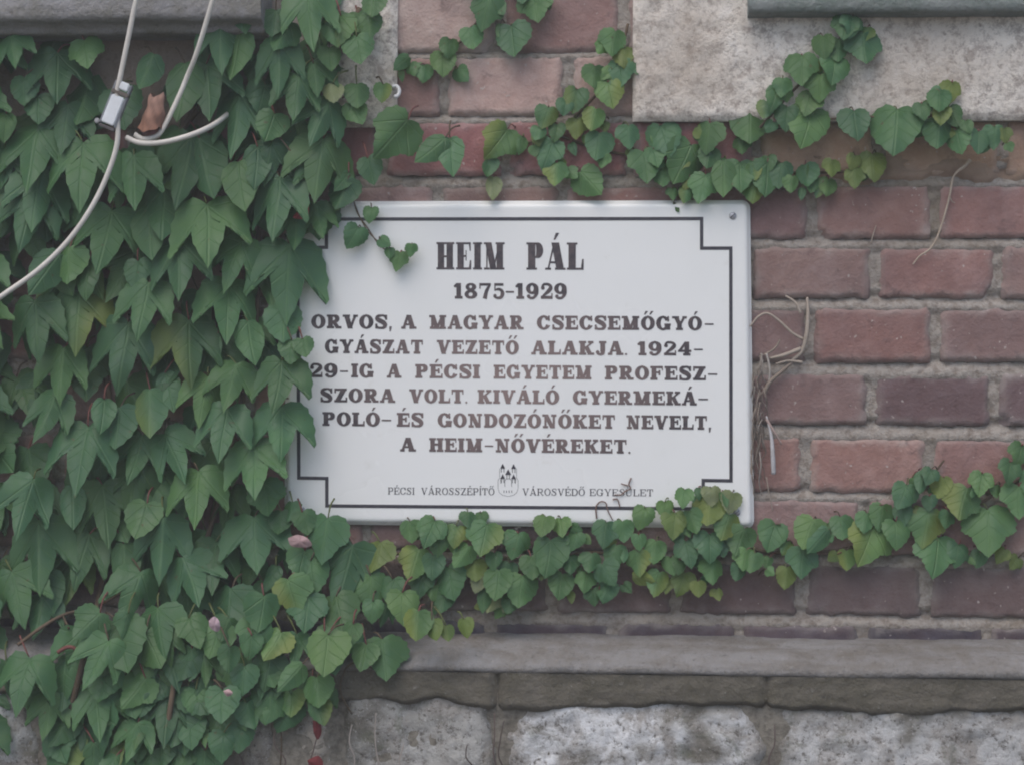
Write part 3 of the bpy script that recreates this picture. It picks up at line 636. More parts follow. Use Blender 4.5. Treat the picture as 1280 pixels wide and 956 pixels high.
# ------------------------------------------------------------------ ivy
OUT = {
 'T': [(0, 0), (.10, .07), (.28, .11), (.46, .05), (.56, -.08), (.64, -.28), (.67, -.50), (.66, -.74), (.55, -.56), (.42, -.44), (.285, -.41), (.265, -.54), (.19, -.74), (.085, -.92), (0, -1.07)],
 'L': [(0, 0), (.12, .09), (.32, .10), (.48, .0), (.56, -.18), (.58, -.36), (.54, -.48), (.44, -.53), (.36, -.58), (.28, -.72), (.15, -.88), (0, -1.03)],
 'H': [(0, 0), (.12, .09), (.30, .11), (.45, .02), (.52, -.15), (.51, -.36), (.42, -.58), (.27, -.78), (.11, -.94), (0, -1.04)],
 'O': [(0, 0), (.10, .04), (.24, -.03), (.34, -.19), (.34, -.42), (.26, -.66), (.12, -.89), (0, -1.04)]}
def leaf(mb, bx, by, tx, ty, kind='T', d0=0.04, tilt=None, wf=None, roll=None, col=(0.05, 0.11, 0.06), yel=0.0, rnd=random):
    """one leaf blade: (bx, by) its petiole end, (tx, ty) its tip, in photo pixels at its own depth"""
    tilt = rnd.uniform(0.15, 0.5) if tilt is None else tilt
    B = at(bx, by, d0); L0 = math.hypot(tx - bx, ty - by) / 1000
    T = at(tx, ty, d0 + tilt * L0)
    v = T - B; L = v.length; v /= L
    nr = Vector((0, -1, 0)); nr = (nr - v * nr.dot(v)).normalized()
    roll = rnd.gauss(0, 0.17) if roll is None else roll
    u = v.cross(nr); u, nr = (u * math.cos(roll) + nr * math.sin(roll)), (nr * math.cos(roll) - u * math.sin(roll))
    wf = wf or {'T': rnd.uniform(0.70, 0.88), 'L': 0.95, 'H': 1.0, 'O': 0.95}[kind]
    P = smooth([Vector((a, b, 0)) for a, b in OUT[kind]], 2)
    fold = rnd.uniform(-0.20, 0.08); cup = rnd.uniform(-0.22, 0.12); ph = rnd.uniform(0, 9); wav = rnd.uniform(0.01, 0.035)
    kl, kr = rnd.uniform(0.86, 1.1), rnd.uniform(0.86, 1.1); bend = rnd.uniform(-0.10, 0.10)
    pts = []
    n = len(P)
    for sgn, k in ((1, kr), (-1, kl)):
        idx = range(n) if sgn == 1 else range(n - 2, 0, -1)
        for i in idx:
            p = P[i]; tooth = (0.014 if i % 2 else -0.010) * (1 if 2 < i < n - 3 else 0)
            if kind == 'H' or kind == 'L': tooth *= 1.3
            r = 1 + tooth / 0.4 * rnd.uniform(0.4, 1.3)
            pts.append((p.x * r * k * sgn, -0.35 + (p.y + 0.35) * r))
    cx, cy = 0.0, (-0.19 if kind == 'T' else -0.27)
    def surf(x, y):
        hh = fold * abs(x) + cup * (y + 0.3) ** 2 + wav * math.sin(6 * y + ph + 3 * x) - 0.25 * x * x + 0.03 * math.sin(9 * x + ph)
        xb = x + bend * y * y
        return B + u * (xb * L * wf) - v * (y * L) + nr * (hh * L)
    V = [surf(cx, cy)]; UV = [(cx, cy)]; C = []
    rings = (0.3, 0.55, 0.8, 1.0); m = len(pts)
    for q in rings:
        for (x, y) in pts:
            X, Y = cx + (x - cx) * q, cy + (y - cy) * q
            V.append(surf(X, Y)); UV.append((X, Y))
    ys = rnd.choice((-1, 1)); f = rnd.uniform(0.85, 1.18); base = tuple(c * f for c in col)
    for (x, y) in UV:
        k = yel * sst(-0.05, 0.45, ys * x - 0.25 * y) if yel else 0
        C.append(tuple(a * (1 - k) + b * k for a, b in zip(base, (0.19, 0.21, 0.035))))
    F = [(0, 1 + i, 1 + (i + 1) % m) for i in range(m)]
    for r in range(len(rings) - 1):
        a, b = 1 + r * m, 1 + (r + 1) * m
        F += [(a + i, b + i, b + (i + 1) % m, a + (i + 1) % m) for i in range(m)]
    mb.add(V, F, C, UV)
    return B
def petiole(mb, B, dx, dz, dep, col, r=0.0009):
    e = Vector((B.x + dx, -dep, B.z + dz)); mid = (B + e) / 2 + Vector((0, -0.006, 0.004))
    mb.tube([B, mid, e], [r * 0.8, r * 1.2], col, 5, 3)
DG = [(0.049, 0.126, 0.053), (0.055, 0.134, 0.055), (0.045, 0.118, 0.057), (0.060, 0.136, 0.050)]
MG = [(0.064, 0.150, 0.064), (0.072, 0.158, 0.060), (0.057, 0.140, 0.070)]
LG = [(0.085, 0.175, 0.062), (0.095, 0.180, 0.062), (0.078, 0.165, 0.068)]
YG = [(0.115, 0.165, 0.045), (0.13, 0.175, 0.05), (0.10, 0.155, 0.045)]
PG = [(0.17, 0.20, 0.11), (0.15, 0.18, 0.10)]
BR = (0.10, 0.075, 0.05); RS = (0.17, 0.07, 0.06)
PAL = {'d': DG, 'm': MG, 'l': LG, 'y': YG, 'p': PG}
def ivy(name, label, leaves, d0, stems, petlen=0.02, tilt=(0.15, 0.45), group='ivy runners on the wall', fill=None, dfun=None):
    """leaves: strings 'bx by tx ty kind tone' with photo pixels"""
    rnd = random.Random(hash(name + label) % 1 + len(leaves) * 17 + 3)
    L = []
    for ln_ in leaves:
        q = ln_.split(); bx, by, tx, ty = map(float, q[:4]); L.append((bx, by, tx, ty, q[4], q[5] if len(q) > 5 else 'm', None))
    L += fill or []
    if fill is None:          # runners: uneven sizes and small young leaves tucked between the larger ones
        M = []
        for (bx, by, tx, ty, kd, tone, dd) in L:
            k = rnd.uniform(0.80, 1.04); ox, oy = rnd.uniform(-2, 2), rnd.uniform(-2, 2)
            if kd == 'H' and rnd.random() < 0.35: kd = 'L'
            M.append((bx + ox, by + oy, bx + ox + (tx - bx) * k + rnd.uniform(-5, 5), by + oy + (ty - by) * k, kd, tone, dd))
            if rnd.random() < 0.6 and len(L) > 10:
                sz = rnd.uniform(11, 20); a = rnd.gauss(0, 0.6); cx_, cy_ = bx + rnd.choice((-1, 1)) * rnd.uniform(8, 19), by + rnd.uniform(-4, 24)
                M.append((cx_, cy_, cx_ + sz * math.sin(a), cy_ + sz * math.cos(a), rnd.choice('HLO'), rnd.choice('dmmlly'), d0 + rnd.uniform(-0.004, 0.006)))
        L = M
    mb = MB(); st = MB()
    for (bx, by, tx, ty, kd, tone, dd) in L:
        d = dd if dd is not None else ((dfun(bx, by) if dfun else d0) + rnd.uniform(0, 0.010))
        yel = {'y': 0.15}.get(tone[0], 0.0)
        if len(tone) > 1: yel = 0.6
        elif rnd.random() < 0.04: yel = 0.4
        B = leaf(mb, bx, by, tx, ty, kd, d, rnd.uniform(*tilt), None, None, rnd.choice(PAL[tone[0]]), yel, rnd)
        petiole(st, B, rnd.uniform(-0.7, 0.7) * petlen, (rnd.uniform(0.2, 1.0) if petlen > 0.02 else rnd.uniform(-0.6, 0.45)) * petlen, max(0.004, d - 0.02), rnd.choice((BR, RS, (0.11, 0.13, 0.05))), 0.0008 if petlen < 0.02 else 0.0011)
    for path, r in stems:
        st.tube([at(x, y, d) for x, y, d in path], r, rnd.choice((BR, (0.13, 0.095, 0.065), RS)), 6, 6)
    root = tag(empty(name, at(L[0][0], L[0][1], 0)), label, 'ivy', group)
    mb.build('foliage', M_LEAF, root); st.build('stems', M_STEM, root)
    return root

# the dense mass left of the plaque
BIG = """14 46 20 82 T d|105 50 112 85 L m|72 66 70 127 T d|30 97 28 132 H d|48 119 45 154 H d|86 132 77 191 T d|8 142 5 177 O d|50 160 28 236 T d|193 70 171 112 O d
150 112 150 160 H d|52 212 34 285 T d|44 236 24 310 T d|103 176 96 259 T d|8 190 2 236 T d|1 262 0 297 O d|168 196 165 263 T d|140 262 126 339 T d|188 258 185 322 O m
240 172 224 258 T d|250 174 262 246 O d|302 120 288 196 T m|298 204 301 263 O m|322 184 320 236 O d|350 222 341 300 T d|343 143 332 177 H d|404 174 390 246 T l|258 254 266 328 T m|206 236 200 300 O d
224 299 225 374 T m|302 300 276 362 T m|362 306 353 399 T m|286 354 281 426 T m|186 354 172 421 T m|74 318 36 368 O d|87 311 85 354 H m|112 325 104 372 O d|98 365 95 439 T dy|172 326 170 360 H d
44 376 45 452 T d|160 402 149 488 T m|236 400 234 480 T d|310 402 314 456 O m|268 420 272 446 O m|80 436 70 502 T d|130 499 129 541 O d|70 494 46 553 T d|150 510 146 561 H d|188 488 187 546 O m|206 466 219 513 O m
260 470 247 530 T l|296 456 280 512 T d|352 452 347 515 T d|365 425 360 454 H m|378 424 382 447 H m|356 384 352 428 H m|284 510 270 576 T m|352 507 353 573 T m|110 532 94 613 T d|206 543 236 599 T m|178 545 164 604 T d
318 556 318 624 T m|170 577 161 649 T d|248 588 245 657 T m|42 600 16 670 T d|90 608 92 661 O d|128 606 137 682 T d|184 630 172 674 H l|50 651 45 740 T d|112 667 88 733 T d|205 648 197 727 T m|155 680 153 739 O d
15 714 31 781 T d|58 712 67 767 O d|176 714 156 782 T d|230 698 254 754 T d|270 676 260 739 T d|318 648 318 716 T d|290 736 283 792 H d|198 760 201 822 T d|125 766 92 797 L m|136 800 106 860 T m
36 820 15 889 T d|83 819 74 878 O d|62 870 56 923 T m|118 857 128 924 T d|182 848 155 887 L m|211 867 203 932 T d|172 904 160 952 T d|80 924 78 978 H d|118 928 116 970 O d|238 894 238 936 H d|245 861 249 897 H d
278 861 275 903 H m|306 832 300 868 H d|331 829 340 860 H d|378 830 350 864 O m|308 879 314 911 H m|335 867 333 903 H d|366 864 364 896 H d|396 847 398 884 H d|398 876 402 906 H d|287 809 283 840 H d|315 794 312 824 H d
352 790 333 826 L ly|360 724 372 770 L ly|345 707 335 739 O d|381 688 372 723 H m|386 744 380 790 L d|410 793 405 844 H l|410 648 400 704 L m|441 681 421 764 T d|476 679 468 716 L y|463 719 464 760 H m|466 751 462 778 H m
491 723 488 754 H d|503 740 501 780 H l|523 764 517 800 H ly|478 799 482 850 L m|442 780 436 806 H l|458 806 452 838 H m|540 776 545 800 H y|558 782 560 801 H y|580 774 584 797 H y
418 30 420 58 H m|426 20 420 57 H l|463 18 462 48 H m|468 -6 466 22 H d|446 46 450 80 H m|412 60 412 88 H m|446 106 446 134 H l|415 106 414 128 H p|479 106 478 129 H ly|300 -8 306 40 O d|345 14 338 45 L d
385 -12 386 60 T m|362 30 340 62 L d|276 25 272 90 T m|322 72 318 104 H m|332 106 322 142 H m|348 52 352 120 T m|258 80 268 148 T d|232 82 228 150 O d|412 128 384 178 T m|510 150 468 197 L d|556 174 520 206 O m|562 172 566 220 O m
460 198 466 231 H d|434 226 424 263 H d|400 200 396 250 T m|436 216 420 240 O d|396 256 402 300 T d|370 262 372 312 T d|340 178 330 230 T d|300 40 292 100 O d|440 130 452 156 H m|392 80 398 118 T d|374 96 366 150 T d
330 604 338 645 L d|378 640 384 668 H m|366 628 362 652 H m|352 640 350 668 H d|388 700 392 742 H m|420 745 430 790 H d|330 745 326 790 H d|240 810 236 850 H d|216 820 214 862 H d
256 938 250 985 H m|280 915 276 952 H d|300 905 296 940 H d|190 940 188 985 T d|145 945 140 990 T d|222 930 220 975 L d"""
BIG = [x for l in BIG.split('\n') for x in l.split('|') if x.strip()]
MASK = [(-40, 50), (60, 46), (128, 60), (150, 150), (205, 165), (222, 110), (250, 60), (330, 30), (360, -30), (470, -30), (470, 20), (440, 60), (425, 120), (430, 180), (385, 240), (362, 300), (348, 360), (338, 440), (338, 520), (328, 600), (336, 650), (440, 690), (520, 740), (500, 790), (450, 850), (400, 900), (300, 910), (240, 985), (60, 985), (44, 880), (-40, 840)]
def bigdepth(x, y):
    if y > 760: return 0.092 + 0.01 * math.sin(x * 0.05)
    if y < 60: return 0.055
    return 0.042 + 0.010 * math.sin(x * 0.031 + y * 0.021) + (0.035 * sst(690, 770, y))
def filler():
    rnd = random.Random(41); out = []; tries = 0
    while len(out) < 120 and tries < 9000:
        tries += 1; x, y = rnd.uniform(-60, 520), rnd.uniform(-20, 960)
        if poly_sd(x, y, MASK) < 12 or (70 < x < 150 and 722 < y < 800) or (x < 95 and 770 < y < 830): continue
        if any(math.hypot(x - a[0], (y - a[1]) * 0.8) < 31 for a in out): continue
        s = rnd.uniform(44, 70) * (0.62 if (x > 250 and y > 690) or (x > 400) else 1.0); a = rnd.gauss(0, 0.28)
        d = max(0.016, bigdepth(x, y) - 0.028 - rnd.uniform(0, 0.014))
        if y > 770: d = 0.083
        out.append((x, y - s * 0.4, x + s * math.sin(a), y + s * 0.6 * math.cos(a), rnd.choice('TTTLH'), 'd', d))
    n0 = len(out)
    while len(out) < n0 + 46 and tries < 30000:
        tries += 1; x, y = rnd.uniform(20, 420), rnd.uniform(775, 990)
        if poly_sd(x, y, MASK) < 8 or (x < 95 and y < 832): continue
        if any(math.hypot(x - a[0], y - a[1]) < 22 for a in out[n0:]): continue
        sz = rnd.uniform(30, 44); a = rnd.gauss(0, 0.35)
        out.append((x, y - sz * 0.4, x + sz * math.sin(a), y + sz * 0.6 * math.cos(a), rnd.choice('HHLT'), rnd.choice('ddm'), 0.085 + rnd.uniform(0, 0.006)))
    n1 = len(out)                      # the mass goes on beyond the left edge of the photograph
    while len(out) < n1 + 190 and tries < 60000:
        tries += 1; x, y = rnd.uniform(-430, -18), rnd.uniform(20, 980)
        if y > 960 - 0.25 * abs(x) or y < 60 + 40 * math.sin(x * 0.02): continue
        if any(math.hypot(x - a[0], (y - a[1]) * 0.8) < 32 for a in out[n1:]): continue
        sz = rnd.uniform(52, 80); a = rnd.gauss(0, 0.25)
        out.append((x, y - sz * 0.4, x + sz * math.sin(a), y + sz * 0.6 * math.cos(a), rnd.choice('TTTTL'), rnd.choice('ddm'), bigdepth(x, y) + rnd.uniform(-0.02, 0.012)))
    return out
ivy('climbing_ivy', 'dense dark green ivy mass with pointed three-lobed leaves covering the wall left of the plaque', BIG, 0.04,
    [([(60, 985, 0.075), (90, 880, 0.09), (110, 800, 0.10), (125, 740, 0.02), (150, 600, 0.012), (130, 420, 0.012), (170, 250, 0.014), (260, 120, 0.02), (330, 20, 0.02)], 0.004),
     ([(200, 985, 0.08), (215, 870, 0.095), (235, 760, 0.03), (290, 560, 0.015), (320, 400, 0.015), (330, 250, 0.014), (400, 120, 0.02), (450, 10, 0.022)], 0.0035),
     ([(22, 806, 0.098), (50, 785, 0.085), (80, 768, 0.06), (120, 757, 0.03), (160, 735, 0.02)], 0.0022), ([(78, 768, 0.06), (86, 785, 0.085)], 0.0015),
     ([(110, 820, 0.10), (88, 808, 0.1), (72, 815, 0.1)], 0.0025), ([(376, 205, 0.05), (352, 175, 0.055), (346, 168, 0.05)], 0.0010),
     ([(150, 735, 0.03), (148, 700, 0.02), (158, 660, 0.014)], 0.002), ([(440, 240, 0.02), (446, 265, 0.022), (460, 286, 0.022), (474, 306, 0.022), (492, 318, 0.024), (508, 318, 0.024)], 0.0008),
     ([(478, 840, 0.09), (440, 828, 0.095), (425, 860, 0.09), (440, 892, 0.085)], 0.0011), ([(350, 900, 0.09), (352, 930, 0.085), (350, 960, 0.08)], 0.001)],
    0.028, (0.2, 0.55), 'ivy growing on the wall', filler(), bigdepth)
# the tendril that hangs over the upper left corner of the plaque
ivy('ivy_tendril', 'thin ivy tendril with small leaves hanging over the upper left corner of the plaque',
    ['403 258 402 305 L d', '396 262 372 300 O d', '466 261 468 280 H m', '450 284 440 311 H m', '474 300 484 312 H m', '488 312 492 328 H m', '500 318 498 342 H l', '514 306 515 322 H m', '424 250 421 264 H l'], 0.026,
    [([(440, 245, 0.02), (450, 272, 0.022), (462, 292, 0.024), (478, 306, 0.024), (494, 316, 0.024), (512, 314, 0.024)], 0.0007)], 0.008, (0.05, 0.3), 'ivy growing on the wall')
STRIP = """512 652 510 683 H m|546 648 534 680 H m|570 657 568 686 H ly|522 686 507 727 L ly|541 696 536 728 H m|560 707 568 752 H d|609 657 603 699 H m|586 682 572 709 H m|593 702 588 729 H y|600 722 595 746 H p|622 714 622 754 H d|650 667 645 700 H m|654 718 649 756 H d
690 673 688 718 H m|681 648 680 674 H l|702 647 702 672 H l|676 698 676 727 H ly|701 716 699 747 H m|720 667 716 690 H m|732 716 731 740 H m|742 735 744 760 H m|758 654 751 692 H m|778 652 774 682 H m|806 636 799 666 H l|831 627 829 652 H l|857 611 849 640 H l|842 640 834 678 H y|864 640 868 668 H m
886 620 888 658 H y|890 610 888 636 H p|915 617 908 648 H p|912 644 906 684 H ly|800 667 797 690 H m|820 676 818 705 H m|858 674 862 710 H m|887 665 882 707 H m|931 659 915 697 H m|932 689 925 718 H l|772 681 768 713 H m|798 690 794 721 H ly|752 706 776 738 H m|790 718 818 722 O y|824 716 816 748 H ly
838 696 836 722 H m|858 717 854 747 H y|874 727 870 747 H y|897 734 895 750 H y|892 700 890 730 H m|924 706 922 730 H m|640 745 636 768 H d|606 738 604 768 O d|618 744 606 768 L p|636 753 628 768 L p|662 695 660 724 H d|712 694 714 720 H d|738 690 736 716 H d|548 668 546 700 H d|586 640 590 662 H m|616 690 614 716 H d|636 705 634 730 H d|846 660 850 684 H d|870 690 872 716 H d
942 690 940 716 H l|900 676 902 700 H m|764 730 760 756 H d|700 690 698 712 H d|530 712 528 746 H d|556 734 552 764 H d"""
ivy('ivy_runner', 'horizontal ivy runner with small round leaves along the lower edge of the plaque', [x for l in STRIP.split('\n') for x in l.split('|')], 0.024,
    [([(440, 700, 0.02), (510, 690, 0.014), (580, 688, 0.014), (660, 700, 0.014), (740, 690, 0.016), (820, 700, 0.014), (900, 680, 0.014), (960, 690, 0.012)], 0.0022), ([(590, 690, 0.012), (700, 720, 0.01), (800, 700, 0.01), (860, 720, 0.01)], 0.0014)],
    0.014, (0.15, 0.5), 'ivy growing on the wall')
RIGHT = """971 654 955 687 H m|1015 648 1002 691 H l|1036 660 1012 690 O m|1005 688 998 723 H m|962 698 958 714 H m|982 711 978 739 H y|1052 647 1053 681 H m|1059 688 1055 713 H ly|1082 640 1079 664 H m|1104 630 1098 667 H m|1093 658 1076 707 L ly|1120 653 1118 686 H d|1133 606 1126 639 H m|1125 634 1128 657 H m
1159 638 1149 684 L ly|1172 671 1172 722 L m|1154 590 1152 622 O m|1166 586 1162 607 H m|1160 618 1158 638 H d|1176 598 1172 624 H y|1208 610 1190 658 L ly|1230 591 1226 625 L l|1233 637 1235 692 L l|1200 680 1198 708 H m|1224 690 1216 714 H m|1265 576 1260 608 H m|1272 606 1274 648 L l|1280 556 1274 590 H m|1258 686 1250 704 H y
1290 590 1288 620 H m|1300 570 1298 600 H l|1244 608 1240 626 H m|1186 640 1182 664 H d|1320 560 1316 600 H m|1340 545 1336 580 L m"""
ivy('ivy_runner', 'rising ivy runner with light green toothed leaves over the bricks at lower right', [x for l in RIGHT.split('\n') for x in l.split('|')], 0.012,
    [([(945, 690, 0.01), (1000, 690, 0.006), (1060, 685, 0.006), (1120, 665, 0.006), (1180, 650, 0.006), (1240, 620, 0.006), (1290, 590, 0.006), (1350, 560, 0.006)], 0.0020), ([(1120, 660, 0.006), (1150, 615, 0.006), (1180, 575, 0.006)], 0.0012)],
    0.016, (0.2, 0.55), 'ivy growing on the wall')
TOPM = """612 -6 600 40 H m|666 -12 676 33 H m|638 33 638 72 H m|586 36 588 66 H m|562 48 560 76 H m|555 66 552 96 H l|532 82 530 109 H m|512 70 490 88 O m|620 4 632 24 H d|594 -30 590 -4 H m|644 -40 648 -12 H l|655 -18 650 6 H m"""
ivy('ivy_runner', 'short ivy runner crossing the pale bricks above the plaque heading', TOPM.split('|'), 0.012,
    [([(490, 86, 0.006), (540, 84, 0.006), (572, 56, 0.006), (612, 10, 0.006), (660, -40, 0.006), (690, -90, 0.006)], 0.0016)], 0.012, (0.15, 0.5), 'ivy growing on the wall')
STRAND = """744 84 737 116 H m|722 110 720 142 H m|774 78 772 112 H m|758 104 760 137 H ly|686 134 682 162 H m|698 156 694 180 H l|720 148 722 174 L y|745 138 738 167 H ly|634 164 612 202 H ly|690 178 684 218 L m|694 204 690 238 L ly|653 170 652 197 O m|674 158 670 178 H m|668 182 668 198 H m|748 168 742 202 H m|784 160 778 194 H m|758 194 756 215 H m|726 215 754 244 H m
770 40 768 76 H m|780 60 776 90 H y|706 126 704 146 H d|612 202 608 226 H d|616 220 612 250 O p
803 190 806 234 H m|828 158 838 196 H m|886 154 879 192 H m|864 180 848 226 H d|830 210 828 240 H m|842 238 842 256 H m|881 218 872 262 H m|902 202 908 248 O m|938 138 936 182 H m|926 174 930 198 H d|925 204 930 240 L m|946 214 942 252 H ly|940 206 948 226 H ly|978 206 972 240 H m|1006 206 1004 237 H m|1038 202 1036 226 H y|1036 224 1034 248 H l|1068 214 1066 242 H y|1070 196 1068 214 H y|1091 194 1090 226 H y
958 205 956 248 H m|988 222 986 246 H l|860 236 858 256 H d|890 188 884 212 H d|818 186 822 212 H d|852 198 850 222 H y|960 196 966 214 H l|1016 222 1014 244 H l"""
STONE = """1069 138 1068 176 H m|1122 138 1120 192 H m|1172 150 1175 192 H d|1196 164 1200 199 H m|1224 166 1220 197 H m|1243 158 1238 186 H m|1154 130 1152 154 H m|1176 134 1174 158 H y|1174 116 1172 142 H d|1192 104 1188 132 H y
1018 138 1005 189 H l|1014 116 1008 144 H l|984 136 978 172 H d|960 126 956 152 H m|972 108 962 142 O m|980 98 982 124 H m|1027 94 1024 127 H l|1004 70 1000 107 H m|1044 74 1040 107 H m|1030 44 1028 77 H l|1078 42 1080 87 H m|1058 22 1056 56 H d|1050 50 1048 80 H d|1068 20 1070 48 H m|1186 134 1196 158 H d|1256 160 1258 180 H y|1208 150 1212 170 H d"""
ivy('ivy_runner', 'long ivy runner with small leaves passing under the pale stone block above the plaque corner', [x for l in STRAND.split('\n') for x in l.split('|')], 0.016,
    [([(785, 30, 0.008), (770, 85, 0.008), (735, 130, 0.008), (695, 165, 0.008), (640, 185, 0.007)], 0.0018), ([(700, 170, 0.007), (760, 190, 0.008), (830, 195, 0.008), (900, 200, 0.008), (980, 215, 0.007), (1050, 215, 0.007), (1100, 208, 0.006)], 0.0018)],
    0.013, (0.15, 0.5), 'ivy growing on the wall')
ivy('ivy_runner', 'ivy runner climbing diagonally over the pale stone block at upper right', [x for l in STONE.split('\n') for x in l.split('|')], 0.032,
    [([(950, 160, 0.028), (990, 115, 0.027), (1030, 75, 0.027), (1066, 25, 0.027)], 0.0018), ([(950, 165, 0.022), (1050, 148, 0.024), (1130, 150, 0.024), (1200, 172, 0.02), (1250, 165, 0.02)], 0.0016), ([(1160, 150, 0.024), (1190, 110, 0.028)], 0.001)],
    0.013, (0.15, 0.5), 'ivy growing on the wall')

# ------------------------------------------------------------------ dry roots and twigs
def roots():
    mb = MB(); P = (0.37, 0.315, 0.265); Q = (0.25, 0.205, 0.17)
    def rt(pts, r, c): mb.tube([at(x, y, d) for x, y, d in pts], r, c, 6, 5)
    rt([(1009, 372, .006), (1010, 392, .012), (1008, 420, .014), (1002, 440, .012), (990, 450, .01)], [0.0016, 0.0030, 0.0022], P)
    rt([(938, 408, .014), (948, 396, .014), (960, 392, .013), (975, 402, .013), (990, 416, .013), (1004, 424, .012)], [0.0012, 0.0018], P)
    rt([(962, 448, .012), (980, 444, .014), (1001, 436, .012)], [0.0016, 0.003], P); rt([(970, 455, .012), (985, 451, .012), (1003, 453, .01)], [0.0012, 0.0022], P)
    rt([(958, 442, .016), (962, 460, .015), (961, 478, .012), (957, 488, .01)], [0.0014, 0.001], (0.46, 0.42, 0.38))
    rt([(982, 370, .01), (994, 378, .014), (1001, 392, .014)], [0.001, 0.002], P); rt([(975, 425, .01), (968, 436, .013), (955, 444, .014)], [0.0012, 0.0016], Q)
    rt([(990, 453, .01), (975, 466, .012), (962, 478, .013), (955, 492, .012)], [0.002, 0.003], Q)
    rnd = random.Random(5)
    for k in range(30):           # the matted fibres along the plaque edge
        y = 440 + k * 4.6 + rnd.uniform(-6, 6); x = 945 + rnd.uniform(-4, 10) - (2 if y > 520 else 0); l = rnd.uniform(26, 60)
        rt([(x, y, .006 + rnd.uniform(0, .012)), (x + rnd.uniform(-6, 4), y + l * .35, .012 + rnd.uniform(0, .008)), (x + rnd.uniform(-5, 6), y + l * .7, .01), (x + rnd.uniform(-6, 8), y + l, .006)], [rnd.uniform(.0004, .0010), rnd.uniform(.0004, .0012), rnd.uniform(.0003, .0006)], rnd.choice(((0.30, 0.265, 0.235), Q, (0.24, 0.20, 0.17), (0.19, 0.155, 0.13))))
    rt([(958, 520, .012), (964, 545, .014), (966, 570, .016), (967, 592, .012)], [0.0008, 0.0026, 0.0030], (0.50, 0.49, 0.50)); rt([(958, 524, .012), (968, 540, .014), (977, 555, .01)], [0.0018, 0.001], (0.42, 0.32, 0.29))
    rt([(958, 596, .01), (961, 615, .01), (966, 638, .006)], [0.0006, 0.0005], P)
    tag(mb.build('dried_roots', M_ROOT), 'tangle of dry brown ivy roots hanging beside the right edge of the plaque', 'roots')
    mb = MB()
    rt([(1213, 200, .016), (1206, 208, .016), (1197, 215, .014), (1191, 224, .01), (1187, 245, .008), (1180, 272, .008), (1171, 298, .008), (1162, 312, .008), (1150, 320, .007), (1141, 331, .004)], [0.0024, 0.0015, 0.0013, 0.001], (0.44, 0.36, 0.29))
    rt([(1187, 245, .008), (1190, 252, .008), (1194, 254, .006)], [0.0008, 0.0005], P); rt([(1095, 282, .004), (1091, 295, .006), (1089, 304, .004)], [0.0005, 0.0009], P)
    tag(mb.build('bare_twig', M_ROOT), 'bare pale twig hanging down the bricks from the runner at right', 'twig')
    mb = MB()
    for pts in ([(789, 597), (786, 605), (788, 610), (781, 614), (776, 618), (768, 618)], [(746, 648), (745, 634), (750, 627), (757, 628), (760, 638), (766, 650)], [(766, 624), (772, 624), (775, 634)], [(785, 607), (776, 604)]):
        rt([(x, y, .019) for x, y in pts], [0.0010, 0.0007], (0.20, 0.13, 0.11))
    tag(mb.build('dead_tendril', M_ROOT), 'small brown dead tendril stuck to the plaque above its lower right leaves', 'twig')
    mb = MB(); rnd = random.Random(8)
    for (x, y, l) in ((346, 905, 60), (398, 915, 50), (440, 905, 55), (470, 890, 70), (505, 930, 40), (618, 890, 70), (630, 900, 60), (584, 930, 40), (300, 920, 45), (968, 905, 60)):
        rt([(x, y, .088), (x + rnd.uniform(-6, 6), y + l * .4, .092), (x + rnd.uniform(-12, 12), y + l * .8, .09), (x + rnd.uniform(-14, 14), y + l * 1.3, .085)], [.0007, .0012], rnd.choice(((0.10, 0.08, 0.07), (0.36, 0.32, 0.29), (0.13, 0.10, 0.09))))
    tag(mb.build('dry_stalks', M_ROOT), 'thin dry ivy stalks clinging to the rubble stones under the ledge', 'stalks', kind='stuff')
roots()

# ------------------------------------------------------------------ cables, clamp, small debris
CW = (0.62, 0.585, 0.53)
def cable(name, label, paths, r):
    mb = MB()
    for p in paths: mb.tube([at(x, y, d) for x, y, d in p], r, CW, 12, 10)
    tag(mb.build(name, M_CABLE), label, 'cable', 'white cables at the upper left')
cable('cable', 'long white cable running through the white clamp and sagging to the left edge', [[(196, -90, .135), (172, -6, .132), (160, 50, .13), (150, 98, .128), (146, 118, .126), (147, 150, .122), (146, 182, .12), (133, 222, .12), (113, 262, .122), (86, 300, .125), (52, 334, .128), (14, 362, .13), (-40, 396, .135), (-140, 440, .13), (-280, 455, .12), (-430, 430, .10)]], 0.0032)
cable('cable', 'white cable dropping from the window sill behind an ivy leaf to the curled dry leaf', [[(290, -90, .13), (266, 0, .126), (246, 66, .112), (234, 96, .10), (224, 120, .10), (206, 157, .105), (196, 170, .108), (180, 174, .11), (168, 168, .112)]], 0.0031)
cable('cable', 'short curved white cable below the clamp with its end pushed into the ivy', [[(158, 172, .112), (176, 179, .115), (205, 178, .116), (236, 170, .112), (258, 161, .10), (272, 153, .075), (288, 140, .03)]], 0.0033)
